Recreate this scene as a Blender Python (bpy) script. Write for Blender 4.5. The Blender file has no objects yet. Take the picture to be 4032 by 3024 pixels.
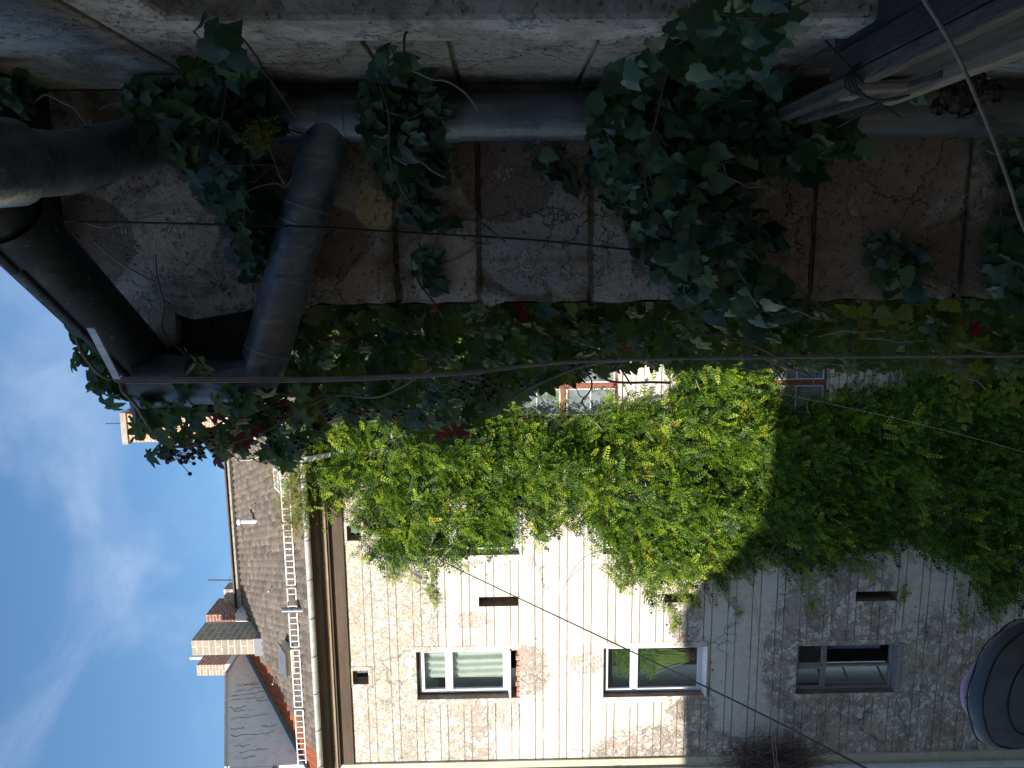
import bpy, math, random
import numpy as np
from mathutils import Vector, Matrix
random.seed(7); RNG = np.random.default_rng(7)
SC = bpy.context.scene; COL = SC.collection
rad = math.radians

# ------------------------------------------------------------------ camera model
FPX = 3028.0; W0, H0 = 4032, 3024
CAM = Vector((0, 0, 11.5)); ZC = 11.5
YAW, PITCH, ROLL = rad(9.8), rad(-1.0), rad(0.72)
fwd = Vector((-math.sin(YAW)*math.cos(PITCH), math.cos(YAW)*math.cos(PITCH), math.sin(PITCH)))
right0 = Vector((math.cos(YAW), math.sin(YAW), 0)); up0 = right0.cross(fwd)
RT = right0*math.cos(ROLL) - up0*math.sin(ROLL); UP = up0*math.cos(ROLL) + right0*math.sin(ROLL)
def ray(x, y):
    return fwd + RT*((H0-y-1512)/FPX) + UP*((2016-x)/FPX)
def oy(x, y, Y):            # point seen at (x,y) lying on the plane world-y = Y
    d = ray(x, y); return CAM + d*((Y-CAM.y)/d.y)
def ox(x, y, X):
    d = ray(x, y); return CAM + d*((X-CAM.x)/d.x)
def oz(x, y, Z):
    d = ray(x, y); return CAM + d*((Z-CAM.z)/d.z)
def opl(x, y, p, n):
    d = ray(x, y); return CAM + d*((Vector(p)-CAM).dot(n)/d.dot(n))

cam = bpy.data.cameras.new("camera"); co = bpy.data.objects.new("camera", cam); COL.objects.link(co)
cam.sensor_fit = 'HORIZONTAL'; cam.sensor_width = 36; cam.lens = FPX*36/W0; cam.clip_end = 500; cam.clip_start = 0.02
M = Matrix.Identity(4)
for i in range(3):
    M[i][0] = -UP[i]; M[i][1] = RT[i]; M[i][2] = -fwd[i]; M[i][3] = CAM[i]
co.matrix_world = M; SC.camera = co

# ------------------------------------------------------------------ object helpers
WOFF = {}
def empty(name, loc, label, cat, group=None):
    o = bpy.data.objects.new(name, None); COL.objects.link(o); o.location = loc; o.empty_display_size = .2
    o['label'] = label; o['category'] = cat
    if group: o['group'] = group
    WOFF[o.name] = Vector(loc); return o
class MB:
    def __init__(s): s.v = []; s.f = []; s.sm = []
    def add(s, vs, fs, smooth=False):
        n = len(s.v); s.v += [tuple(v) for v in vs]; s.f += [tuple(i+n for i in f) for f in fs]; s.sm += [smooth]*len(fs); return s
    def box(s, a, b):
        x0, x1 = sorted((a[0], b[0])); y0, y1 = sorted((a[1], b[1])); z0, z1 = sorted((a[2], b[2]))
        return s.add([(x0,y0,z0),(x1,y0,z0),(x1,y1,z0),(x0,y1,z0),(x0,y0,z1),(x1,y0,z1),(x1,y1,z1),(x0,y1,z1)],
              [(0,3,2,1),(4,5,6,7),(0,1,5,4),(1,2,6,5),(2,3,7,6),(3,0,4,7)])
    def obox(s, c, ax, ay, az):     # oriented box: centre and three half-axes
        c, ax, ay, az = map(Vector, (c, ax, ay, az)); P = []
        for k in (-1, 1):
            for i, j in ((-1,-1),(1,-1),(1,1),(-1,1)): P.append(c+ax*i+ay*j+az*k)
        return s.add(P, [(0,3,2,1),(4,5,6,7),(0,1,5,4),(1,2,6,5),(2,3,7,6),(3,0,4,7)])
    def beam(s, a, b, w, h, upv=(0,0,1)):
        a, b = Vector(a), Vector(b); d = (b-a); L = d.length; d.normalize()
        sx = d.cross(Vector(upv)).normalized(); u = sx.cross(d).normalized()
        return s.obox((a+b)/2, d*L/2, sx*w/2, u*h/2)
    def tube(s, pts, r, n=8, cap=True):
        pts = [Vector(p) for p in pts]; rs = r if isinstance(r, (list, tuple)) else [r]*len(pts)
        V = []; F = []; t0 = (pts[1]-pts[0]).normalized()
        ref = Vector((0,0,1)) if abs(t0.z) < .9 else Vector((0,1,0))
        u = t0.cross(ref).normalized()
        for i, p in enumerate(pts):
            t = (pts[min(i+1, len(pts)-1)]-pts[max(i-1, 0)]).normalized()
            u = (u - t*u.dot(t)).normalized(); w = t.cross(u)
            for k in range(n):
                a = 2*math.pi*k/n; V.append(p + (u*math.cos(a)+w*math.sin(a))*rs[i])
        for i in range(len(pts)-1):
            for k in range(n): F.append((i*n+k, i*n+(k+1)%n, (i+1)*n+(k+1)%n, (i+1)*n+k))
        s.add(V, F, True)
        if cap:
            m = len(pts)-1
            s.add(V[:n], [tuple(range(n))[::-1]]); s.add(V[m*n:], [tuple(range(n))])
        return s
    def extrude(s, prof, a, b):     # closed profile given as points, swept from offset a to offset b
        a, b = Vector(a), Vector(b); n = len(prof)
        V = [Vector(p)+a for p in prof]+[Vector(p)+b for p in prof]
        F = [(i, (i+1)%n, n+(i+1)%n, n+i) for i in range(n)]+[tuple(range(n))[::-1], tuple(range(n, 2*n))]
        return s.add(V, F)
    def build(s, name, mat, parent=None, label=None, recalc=True, bevel=0):
        off = Vector((0,0,0)); p = parent
        if parent is not None: off = WOFF[parent.name]
        me = bpy.data.meshes.new(name)
        me.from_pydata([tuple(Vector(v)-off) for v in s.v], [], s.f); me.update()
        me.polygons.foreach_set('use_smooth', s.sm)
        if recalc:
            import bmesh
            bm = bmesh.new(); bm.from_mesh(me); bmesh.ops.recalc_face_normals(bm, faces=bm.faces); bm.to_mesh(me); bm.free()
        me.materials.append(mat)
        o = bpy.data.objects.new(name, me); COL.objects.link(o)
        if parent is not None: o.parent = parent
        WOFF[o.name] = off
        if label: o['label'] = label
        if bevel:
            b = o.modifiers.new('bevel', 'BEVEL'); b.width = bevel; b.segments = 2; b.limit_method = 'ANGLE'
        return o
def tag(o, label, cat, group=None, kind=None):
    if label: o['label'] = label
    if cat: o['category'] = cat
    if group: o['group'] = group
    if kind: o['kind'] = kind
    return o
def rebase(o, loc):     # move a top-level mesh object's origin
    loc = Vector(loc); o.data.transform(Matrix.Translation(-loc)); o.location = loc; return o
def npmesh(name, V, F, mat, parent=None, tint=None, smooth=False):   # V (n,3), F (m,k) numpy
    off = WOFF[parent.name] if parent is not None else Vector((0,0,0))
    V = np.asarray(V, dtype=np.float32) - np.array(off, dtype=np.float32); F = np.asarray(F, dtype=np.int32)
    me = bpy.data.meshes.new(name); k = F.shape[1]
    me.vertices.add(len(V)); me.vertices.foreach_set('co', V.ravel())
    me.loops.add(F.size); me.loops.foreach_set('vertex_index', F.ravel())
    me.polygons.add(len(F)); me.polygons.foreach_set('loop_start', np.arange(0, F.size, k, dtype=np.int32))
    me.polygons.foreach_set('loop_total', np.full(len(F), k, dtype=np.int32))
    me.update(calc_edges=True)
    if smooth: me.polygons.foreach_set('use_smooth', np.ones(len(F), dtype=bool))
    if tint is not None:
        at = me.attributes.new('tint', 'FLOAT', 'POINT'); at.data.foreach_set('value', np.asarray(tint, dtype=np.float32))
    me.materials.append(mat); me.validate()
    o = bpy.data.objects.new(name, me); COL.objects.link(o)
    if parent is not None: o.parent = parent
    WOFF[o.name] = off
    return o

# ------------------------------------------------------------------ material helpers
class NT:
    def __init__(s, name):
        s.m = bpy.data.materials.new(name); s.m.use_nodes = True; s.t = s.m.node_tree; s.t.nodes.clear()
        s.out = s.t.nodes.new('ShaderNodeOutputMaterial')
    def n(s, typ, **kw):
        x = s.t.nodes.new('ShaderNode'+typ)
        for k, v in kw.items(): setattr(x, k, v)
        return x
    def put(s, sock, v):
        if v is None: return
        if isinstance(v, bpy.types.NodeSocket): s.t.links.new(v, sock)
        elif isinstance(v, (tuple, list)) and sock.type == 'RGBA': sock.default_value = (*v[:3], 1)
        else: sock.default_value = v
    def coord(s, scale=(1,1,1), rot=(0,0,0), loc=(0,0,0)):
        c = s.n('TexCoord').outputs['Object']; mp = s.n('Mapping'); s.put(mp.inputs[0], c)
        mp.inputs[1].default_value = loc; mp.inputs[2].default_value = rot; mp.inputs[3].default_value = scale; return mp.outputs[0]
    def noise(s, scale, detail=4, rough=.55, co=None, dist=0, out=0):
        x = s.n('TexNoise'); s.put(x.inputs['Vector'], co if co is not None else s.coord())
        x.inputs['Scale'].default_value = scale; x.inputs['Detail'].default_value = detail
        x.inputs['Roughness'].default_value = rough; x.inputs['Distortion'].default_value = dist; return x.outputs[out]
    def vor(s, scale, co=None, feature='F1', out=0, rnd=1):
        x = s.n('TexVoronoi', feature=feature); s.put(x.inputs['Vector'], co if co is not None else s.coord())
        x.inputs['Scale'].default_value = scale; x.inputs['Randomness'].default_value = rnd; return x.outputs[out]
    def math(s, op, a, b=None, c=None, clamp=False):
        x = s.n('Math', operation=op, use_clamp=clamp); s.put(x.inputs[0], a); s.put(x.inputs[1], b)
        if c is not None: s.put(x.inputs[2], c)
        return x.outputs[0]
    def ramp(s, v, a, b, c=0., d=1., smooth=True):
        x = s.n('MapRange', interpolation_type='SMOOTHSTEP' if smooth else 'LINEAR'); s.put(x.inputs[0], v)
        for i, q in enumerate((a, b, c, d)): s.put(x.inputs[i+1], q)
        return x.outputs[0]
    def mix(s, f, a, b, mode='MIX'):
        x = s.n('Mix', data_type='RGBA', blend_type=mode); s.put(x.inputs[0], f); s.put(x.inputs[6], a); s.put(x.inputs[7], b); return x.outputs[2]
    def sep(s, co):
        x = s.n('SeparateXYZ'); s.put(x.inputs[0], co); return x.outputs
    def bump(s, h, strength=.5, dist=.02, nrm=None):
        x = s.n('Bump'); s.put(x.inputs['Height'], h); x.inputs['Strength'].default_value = strength; x.inputs['Distance'].default_value = dist
        if nrm is not None: s.put(x.inputs['Normal'], nrm)
        return x.outputs[0]
    def pbr(s, color, rough=.8, metal=0., nrm=None, spec=.3, **kw):
        p = s.n('BsdfPrincipled'); s.put(p.inputs['Base Color'], color); s.put(p.inputs['Roughness'], rough); s.put(p.inputs['Metallic'], metal)
        s.put(p.inputs['Specular IOR Level'], spec)
        if nrm is not None: s.put(p.inputs['Normal'], nrm)
        for k, v in kw.items(): s.put(p.inputs[k], v)
        return p.outputs[0]
    def done(s, sh): s.t.links.new(sh, s.out.inputs[0]); return s.m

def m_simple(name, c1, c2, scale=6, rough=.7, metal=0, bump=.2, bd=.004, stretch=(1,1,1), spec=.3):
    t = NT(name); co_ = t.coord(stretch); n1 = t.noise(scale, 6, .6, co_); n2 = t.noise(scale*7, 4, .6, co_)
    f = t.ramp(n1, .3, .7); c = t.mix(f, c1, c2); c = t.mix(t.ramp(n2, .45, .75, 0, .35), c, tuple(x*.5 for x in c1))
    r = t.ramp(n1, .2, .8, rough-.12, min(1, rough+.12))
    return t.done(t.pbr(c, r, metal, t.bump(n2, bump, bd), spec))

def blob(t, P, cx, cz, rx, rz, soft=.5):       # soft elliptic area on the wall, where plaster wear is heavier
    x = t.math('DIVIDE', t.math('SUBTRACT', P[0], cx), rx); z = t.math('DIVIDE', t.math('SUBTRACT', P[2], cz), rz)
    d = t.math('ADD', t.math('MULTIPLY', x, x), t.math('MULTIPLY', z, z))
    return t.ramp(d, 1+soft, 1-soft)
def addmax(t, L):
    r = L[0]
    for q in L[1:]: r = t.math('MAXIMUM', r, q)
    return r

YF = 15.0                                    # facade plane
def fac(x, y): return oy(x, y, YF)
def m_facade(name, grooves=True):
    t = NT(name); co_ = t.coord(); P = t.sep(co_)
    n_big = t.noise(.55, 3, .5, co_); n_mid = t.noise(6.5, 9, .70, co_, .35); n_fine = t.noise(14, 6, .65, co_)
    n_st = t.noise(1., 6, .6, t.coord((5, 5, .5)))
    base = t.mix(t.ramp(n_mid, .36, .66), (.76, .67, .555), (.65, .52, .425))
    base = t.mix(t.ramp(n_big, .4, .62, 0, .7), base, (.69, .645, .57))
    base = t.mix(t.ramp(n_st, .5, .75, 0, .35), base, (.55, .44, .37))
    base = t.mix(t.ramp(n_fine, .52, .75, 0, .35), base, (.50, .40, .32))
    # where the top coat has fallen away
    def B(x, y, rx, rz, s=.5):
        p = fac(x, y); return blob(t, P, p.x, p.z, rx, rz, s)
    wear = addmax(t, [B(1500, 2500, 5., 1.3, .6), B(1500, 2990, 1.6, 1.2), B(1850, 2960, 2.6, .55), B(2720, 2800, .9, .55), B(2640, 2980, .8, 1.8),
                      B(3300, 2400, 1.6, 1.3), B(3350, 2850, 3., 1.5), B(3750, 2800, 2.5, 1.9), B(3330, 2190, 1.2, .7), B(2700, 2430, .8, .35), B(3130, 2600, 1.3, .7), B(2080, 2640, .6, .5)])
    n_reg = t.noise(1.4, 4, .6, co_)
    thr = t.math('SUBTRACT', t.ramp(wear, 0, 1, .72, .485, False), t.math('MULTIPLY', t.math('SUBTRACT', n_reg, .5), .30))
    edge = t.math('SUBTRACT', n_mid, thr)
    patch = t.ramp(edge, -.005, .03)
    chips = t.math('MULTIPLY', t.ramp(t.math('ADD', t.noise(19, 6, .7, co_), t.math('MULTIPLY', n_reg, .35)), .735, .765), t.ramp(wear, .05, .6))
    rim = t.math('MULTIPLY', t.ramp(edge, -.06, -.01), t.ramp(edge, .02, 0))
    under = t.mix(t.ramp(n_fine, .35, .65), (.31, .235, .175), (.46, .37, .285))
    under = t.mix(t.ramp(n_big, .35, .7), under, (.36, .28, .19))
    tan = blob(t, P, fac(1500,2500).x, fac(1560,2500).z, 7., 1.6, .5); under = t.mix(tan, under, t.mix(t.ramp(n_fine, .35, .65), (.42, .345, .25), (.56, .48, .37)))
    col = t.mix(t.math('MAXIMUM', t.math('MULTIPLY', patch, .72), t.math('MULTIPLY', chips, .6)), base, under)
    col = t.mix(t.math('MULTIPLY', t.ramp(t.noise(2.1, 7, .7, t.coord((1,1,1), loc=(5,2,9)), .5), .48, .68), t.ramp(wear, 0, 1, .25, .6)), col, (.40,.325,.255))
    big = t.math('MULTIPLY', t.ramp(t.math('ADD', t.noise(2.7, 8, .66, t.coord(loc=(2,7,4)), .6), t.math('MULTIPLY', n_fine, .12)), .585, .615), t.ramp(wear, .35, .8))
    big = t.math('MULTIPLY', big, t.ramp(P[2], ZC-1.5, ZC-2.6, .35, 1)); col = t.mix(t.math('MULTIPLY', big, .8), col, t.mix(t.ramp(n_fine, .35, .65), (.22,.165,.12), (.33,.26,.195)))
    col = t.mix(t.math('MULTIPLY', rim, .25), col, (.80, .76, .70))  # highlight along the patch rims put into the colour
    # bare brick by the openings
    bw = addmax(t, [B(1865, 2440, .22, .45), B(1990, 2790, .55, .35), B(2310, 2610, .28, .42), B(2060, 2670, .15, .6), B(2720, 2760, .25, .3), B(2000, 2770, .5, .2)])
    bw = t.ramp(t.math('ADD', t.math('MULTIPLY', bw, .5), t.math('MULTIPLY', n_mid, 1.2)), 1.06, 1.14)
    cx = t.n('CombineXYZ'); t.put(cx.inputs[0], P[0]); t.put(cx.inputs[1], P[2])
    br = t.n('TexBrick'); t.put(br.inputs['Vector'], cx.outputs[0]); br.inputs['Scale'].default_value = 1
    br.inputs['Brick Width'].default_value = .27; br.inputs['Row Height'].default_value = .08; br.inputs['Mortar Size'].default_value = .012
    t.put(br.inputs['Color1'], (.52, .27, .18)); t.put(br.inputs['Color2'], (.62, .40, .29)); t.put(br.inputs['Mortar'], (.72, .66, .58))
    col = t.mix(t.math('MULTIPLY', bw, .6), col, br.outputs[0])
    h = t.math('MULTIPLY', t.math('MAXIMUM', t.math('MAXIMUM', patch, chips), t.math('MULTIPLY', big, 1.6)), -1.2); h = t.math('ADD', h, t.math('MULTIPLY', n_fine, .25)); h = t.math('SUBTRACT', h, t.math('MULTIPLY', bw, .8))
    if grooves:
        wob = t.math('MULTIPLY', t.math('SUBTRACT', t.noise(3, 4, .6, co_), .5), .012)
        z = t.math('ADD', P[2], wob); g = None
        z0 = fac(2138, 2500).z; per = .5075
        for o_ in (0, .165):
            f = t.math('ABSOLUTE', t.math('SUBTRACT', t.math('FRACT', t.math('ADD', t.math('DIVIDE', t.math('SUBTRACT', z, z0+o_-.001), per), .5)), .5))
            k = t.ramp(f, .026, .013); g = k if g is None else t.math('MAXIMUM', g, k)
        g = t.math('MULTIPLY', g, t.ramp(t.math('SUBTRACT', edge, t.math('MULTIPLY', n_fine, .1)), .0, -.07, .35, 1))
        g = t.math('MULTIPLY', g, t.ramp(t.noise(1.3, 3, .6, co_), .3, .5, .35, 1))
        col = t.mix(t.math('MULTIPLY', g, .66), col, (.14, .115, .10)); h = t.math('SUBTRACT', h, t.math('MULTIPLY', g, 2.))
    # cracks and holes
    cr = t.vor(1.1, t.mix(.25, co_, t.noise(3, 5, .6, co_, 0, 1)), 'DISTANCE_TO_EDGE'); crk = t.math('MULTIPLY', t.ramp(cr, .012, .003), t.ramp(n_big, .5, .6))
    col = t.mix(t.math('MULTIPLY', crk, .7), col, (.15, .12, .10))
    return t.done(t.pbr(col, .92, 0, t.bump(h, .8, .02), .15))

def m_nearwall(name, light=(.50,.44,.37), dark=(.19,.145,.105), warm=(.40,.30,.20), spots=None):
    t = NT(name); co_ = t.coord(); P = t.sep(co_); n1 = t.noise(6, 8, .7, co_, .6); n2 = t.noise(38, 7, .7, co_); n3 = t.noise(2.6, 4, .55, t.coord((1,1,1), loc=(3.1,1,2)), .4)
    st = t.noise(5, 6, .65, t.coord((4, 4, .35))); n4 = t.noise(17, 6, .7, t.coord(loc=(7,3,1)), .8)
    c = t.mix(t.ramp(n1, .40, .60), dark, light); c = t.mix(t.ramp(n3, .5, .64, 0, .75), c, warm)
    for (x, z, rx, rz, colr, amt) in (spots or ()):
        d = t.math('ADD', blob(t, P, x, z, rx, rz, .45), t.math('MULTIPLY', t.math('SUBTRACT', n4, .5), 1.1)); c = t.mix(t.ramp(d, .42, .55, 0, amt), c, t.mix(t.ramp(n2, .35, .65), colr, tuple(q*1.35 for q in colr)))
    c = t.mix(t.ramp(n2, .5, .70, 0, .7), c, tuple(q*.45 for q in dark)); c = t.mix(t.ramp(st, .52, .72, 0, .55), c, tuple(q*.8 for q in dark))
    wco = t.mix(.16, co_, t.noise(7, 5, .65, co_, 0, 1))
    v = t.vor(5.5, wco, 'DISTANCE_TO_EDGE'); ck = t.math('MULTIPLY', t.ramp(v, .010, .002), t.ramp(n3, .5, .58))
    c = t.mix(t.math('MULTIPLY', ck, .5), c, (.03,.024,.02))
    fl = t.math('MULTIPLY', t.ramp(n4, .56, .62), t.ramp(n1, .42, .55)); c = t.mix(t.math('MULTIPLY', fl, .55), c, tuple(min(.7, q*1.35) for q in light))
    pit = t.math('MULTIPLY', t.ramp(t.vor(70, t.mix(.03, co_, t.noise(40, 3, .6, co_, 0, 1))), .30, .12), t.ramp(n4, .44, .56)); c = t.mix(t.math('MULTIPLY', pit, .3), c, tuple(q*.4 for q in dark))
    h = t.math('ADD', t.math('MULTIPLY', n1, .9), t.math('MULTIPLY', n2, .5)); h = t.math('SUBTRACT', h, t.math('ADD', t.math('MULTIPLY', ck, .6), t.math('MULTIPLY', pit, .5))); h = t.math('ADD', h, t.math('MULTIPLY', fl, .35))
    return t.done(t.pbr(c, .92, 0, t.bump(h, 1., .014), .12))

def m_zinc(name, c1=(.20,.23,.26), c2=(.33,.35,.36), stain=(.17,.15,.11), rough=.42, metal=.75, sc=7):
    t = NT(name); co_ = t.coord(); n1 = t.noise(sc, 5, .6, co_, .3); n2 = t.noise(60, 4, .6, co_); n3 = t.noise(3.1, 3, .5, t.coord((1,1,.4), loc=(2,5,1)))
    c = t.mix(t.ramp(n1, .35, .65), c1, c2); c = t.mix(t.ramp(n3, .5, .68, 0, .7), c, stain); c = t.mix(t.ramp(n2, .6, .75, 0, .3), c, (.5,.5,.48)); n4 = t.noise(16, 7, .7, t.coord((2.2, 2.2, .3), loc=(1,4,2)), .3)
    c = t.mix(t.ramp(n4, .52, .66, 0, .55), c, tuple(q*2. for q in stain)); c = t.mix(t.ramp(n4, .46, .32, 0, .6), c, tuple(q*.4 for q in c1))
    return t.done(t.pbr(c, t.ramp(n1, .3, .7, rough-.1, rough+.15), metal, t.bump(t.math('ADD', t.math('MULTIPLY', n1, 1.6), t.math('ADD', t.math('MULTIPLY', n2, .12), t.math('MULTIPLY', n4, .35))), .35, .012), .4))

def m_brick(name, c1, c2, mortar, bw=.25, rh=.085, ms=.012, axis='xz', rough=.9):
    t = NT(name); co_ = t.coord(); P = t.sep(co_); geo = t.n('NewGeometry').outputs['Normal']; N = t.sep(geo)
    side = t.math('GREATER_THAN', t.math('ABSOLUTE', N[0]), .5)
    u = t.math('ADD', t.math('MULTIPLY', P[0], t.math('SUBTRACT', 1., side)), t.math('MULTIPLY', P[1], side))
    cx = t.n('CombineXYZ'); t.put(cx.inputs[0], u); t.put(cx.inputs[1], P[2])
    br = t.n('TexBrick'); t.put(br.inputs['Vector'], cx.outputs[0]); br.inputs['Scale'].default_value = 1
    br.inputs['Brick Width'].default_value = bw; br.inputs['Row Height'].default_value = rh; br.inputs['Mortar Size'].default_value = ms
    br.inputs['Mortar Smooth'].default_value = .2
    t.put(br.inputs['Color1'], c1); t.put(br.inputs['Color2'], c2); t.put(br.inputs['Mortar'], mortar)
    n = t.noise(12, 6, .65, co_); c = t.mix(t.ramp(n, .45, .7, 0, .5), br.outputs[0], tuple(q*.55 for q in c1))
    h = t.math('ADD', t.math('MULTIPLY', br.outputs[1], -1.), t.math('MULTIPLY', n, .4))
    return t.done(t.pbr(c, rough, 0, t.bump(h, .7, .012), .15))

def m_leaf(name, stops, transl=.35, rough=.45, spec=.4, vein=None, back=None):
    t = NT(name); a = t.n('Attribute'); a.attribute_name = 'tint'
    r = t.n('ValToRGB'); e = r.color_ramp.elements; t.put(r.inputs[0], a.outputs['Fac'])
    while len(e) < len(stops): e.new(.5)
    for q, (p, c) in zip(e, stops): q.position = p; q.color = (*c, 1)
    n = t.noise(30, 3, .6); c = t.mix(t.ramp(n, .35, .75, 0, .5), r.outputs[0], (.5,.5,.5), 'MULTIPLY')
    s1 = t.pbr(c, rough, 0, None, spec); tr = t.n('BsdfTranslucent'); t.put(tr.inputs[0], t.mix(.4, c, (1., .95, .3), 'MULTIPLY'))
    cc = t.n('MixRGB') if False else None
    g = t.n('Gamma'); t.put(g.inputs[0], c); g.inputs[1].default_value = .8; t.put(tr.inputs[0], g.outputs[0])
    mx = t.n('MixShader'); mx.inputs[0].default_value = transl; t.t.links.new(s1, mx.inputs[1]); t.t.links.new(tr.outputs[0], mx.inputs[2])
    return t.done(mx.outputs[0])

def m_glass(name, tint=(.55,.6,.6), refl=.12):
    t = NT(name); tr = t.n('BsdfTransparent'); t.put(tr.inputs[0], tint); gl = t.n('BsdfGlossy'); gl.inputs['Roughness'].default_value = .03
    t.put(gl.inputs['Color'], (.9,.92,.95))
    n = t.noise(1.2, 2, .5); t.put(gl.inputs['Normal'], t.bump(n, .12, .02))
    lw = t.n('LayerWeight'); lw.inputs[0].default_value = .35; f = t.math('ADD', t.math('MULTIPLY', lw.outputs['Fresnel'], .8), refl*.5, clamp=True)
    mx = t.n('MixShader'); t.put(mx.inputs[0], f); t.t.links.new(tr.outputs[0], mx.inputs[1]); t.t.links.new(gl.outputs[0], mx.inputs[2])
    return t.done(mx.outputs[0])

def m_wood(name, c1, c2, axis=(1,1,1), rough=.85):
    t = NT(name); co_ = t.coord(axis); n1 = t.noise(9, 6, .65, co_, .6); n2 = t.noise(60, 5, .7, co_)
    c = t.mix(t.ramp(n1, .3, .7), c1, c2); c = t.mix(t.ramp(n2, .5, .7, 0, .7), c, tuple(q*.3 for q in c1))
    return t.done(t.pbr(c, rough, 0, t.bump(t.math('ADD', n1, n2), .6, .004), .2))

def m_tile(name):
    t = NT(name); a = t.n('Attribute'); a.attribute_name = 'tint'; n = t.noise(3, 6, .65); n2 = t.noise(40, 4, .6)
    r = t.n('ValToRGB'); e = r.color_ramp.elements; t.put(r.inputs[0], a.outputs['Fac']); e.new(.5); e.new(.72); e.new(.8)
    for q, (p, c) in zip(e, ((0, (.095,.078,.066)), (.35, (.145,.12,.10)), (.6, (.195,.165,.14)), (.8, (.24,.075,.04)), (1, (.33,.105,.05)))): q.position = p; q.color = (*c, 1)
    c = t.mix(t.ramp(n, .45, .75, 0, .4), r.outputs[0], (.30,.27,.235)); c = t.mix(t.ramp(a.outputs['Fac'], .7, .78), c, r.outputs[0])
    c = t.mix(t.ramp(n2, .5, .75, 0, .4), c, (.12,.10,.085))
    return t.done(t.pbr(c, .9, 0, t.bump(n2, .3, .006), .15))

MAT = {}
MAT['facade'] = m_facade('facade_plaster'); MAT['facade_plain'] = m_facade('surround_plaster', False)
def NB(x, y, rx, rz, c, a): p = oy(x, y, 1.75); return (p.x, p.z-ZC, rx, rz, c, a)
MAT['near'] = m_nearwall('near_plaster', spots=[NB(2090,930,.13,.12,(.33,.31,.28),.85), NB(1480,820,.05,.045,(.50,.37,.22),.9), NB(1750,1060,.10,.07,(.46,.40,.34),.8), NB(2400,1060,.10,.05,(.48,.43,.37),.8),
    NB(700,900,.10,.09,(.46,.37,.28),.8), NB(560,1240,.035,.05,(.42,.34,.25),.9), NB(1290,950,.08,.09,(.20,.12,.08),.8), NB(2000,620,.14,.12,(.17,.11,.085),.8), NB(3300,1000,.2,.2,(.24,.17,.12),.6), NB(350,950,.10,.1,(.15,.11,.085),.8)])
MAT['near2'] = m_nearwall('side_plaster', (.60,.52,.435), (.33,.265,.21), (.47,.385,.30))
MAT['stone'] = m_nearwall('moulding_plaster', (.68,.61,.54), (.42,.35,.29), (.58,.49,.40))
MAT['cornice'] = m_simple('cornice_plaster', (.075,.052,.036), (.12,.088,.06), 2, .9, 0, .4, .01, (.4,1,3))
MAT['fillet'] = m_simple('lit_fillet_plaster', (.34,.25,.17), (.28,.20,.14), 3, .9)
MAT['zinc'] = m_zinc('old_zinc', (.12,.142,.17), (.22,.245,.275), (.20,.18,.14), .42, .65); MAT['zinclight'] = m_zinc('worn_zinc', (.16,.175,.19), (.26,.27,.28), (.22,.20,.16), .5, .6); MAT['zincdark'] = m_zinc('dark_zinc', (.022,.024,.028), (.04,.043,.047), (.03,.026,.02), .55, .3)
MAT['gutter'] = m_zinc('bright_zinc', (.50,.49,.47), (.62,.61,.59), (.42,.39,.34), .55, .2)
MAT['flash'] = m_simple('lead_flashing', (.13,.14,.16), (.20,.21,.23), 4, .6, .2)
MAT['whitemetal'] = m_simple('white_painted_metal', (.72,.71,.69), (.62,.60,.57), 8, .5)
MAT['pvc'] = m_simple('white_window_frame', (.80,.80,.80), (.72,.72,.73), 3, .35, 0, .02)
MAT['brownframe'] = m_simple('red_brown_frame', (.30,.105,.065), (.22,.075,.05), 6, .6, 0, .2, .003)
MAT['oldframe'] = m_wood('weathered_frame', (.42,.39,.36), (.27,.23,.20), (6,6,.8))
MAT['oldframedark'] = m_wood('flaking_brown_frame', (.20,.12,.085), (.42,.38,.34), (6,6,.8))
MAT['glass'] = m_glass('window_glass', (.88,.91,.90)); MAT['glassgrey'] = m_glass('dusty_glass', (.42,.46,.46), .25)
MAT['greypane'] = m_simple('grey_pane', (.16,.185,.185), (.24,.265,.26), 4, .25, 0, .05)  # opaque mottled grey in place of clear glass
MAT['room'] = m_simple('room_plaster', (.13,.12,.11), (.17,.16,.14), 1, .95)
MAT['reveal'] = m_simple('reveal_plaster', (.20,.15,.115), (.30,.235,.18), 6, .95, 0, .6, .01)
MAT['brick'] = m_brick('red_brick', (.48,.20,.12), (.58,.29,.19), (.68,.62,.54))
MAT['brick_dk'] = m_brick('dark_brick', (.22,.085,.06), (.28,.12,.08), (.42,.36,.31))
MAT['block'] = m_brick('chimney_block', (.31,.255,.20), (.39,.33,.26), (.52,.47,.40), .5, .16, .02)
MAT['gable'] = m_simple('grey_render', (.70,.70,.70), (.76,.755,.75), .8, .95, 0, .25, .01)
MAT['crack'] = m_simple('crack_filler', (.10,.11,.13), (.14,.15,.17), 20, .9)
MAT['cream'] = m_simple('cream_render', (.60,.52,.37), (.66,.58,.43), 1.2, .9)
MAT['whitepipe'] = m_simple('white_pipe', (.72,.73,.73), (.62,.63,.63), 4, .5)
MAT['tile'] = m_tile('roof_tile')
MAT['ridge'] = m_simple('ridge_mortar', (.40,.36,.30), (.30,.26,.22), 5, .9, 0, .4, .01)
MAT['darkmetal'] = m_simple('dark_metal', (.05,.04,.035), (.09,.07,.06), 6, .6, .3)
MAT['cable'] = m_simple('black_cable', (.02,.02,.022), (.035,.035,.035), 10, .6)
MAT['greycable'] = m_simple('grey_cable', (.23,.20,.165), (.32,.28,.235), 14, .7)
MAT['rope'] = m_simple('rope_fibre', (.19,.18,.15), (.28,.26,.22), 90, .9, 0, .8, .003)
MAT['wood'] = m_wood('weathered_wood', (.10,.082,.068), (.21,.172,.135), (7,.7,7))
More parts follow.
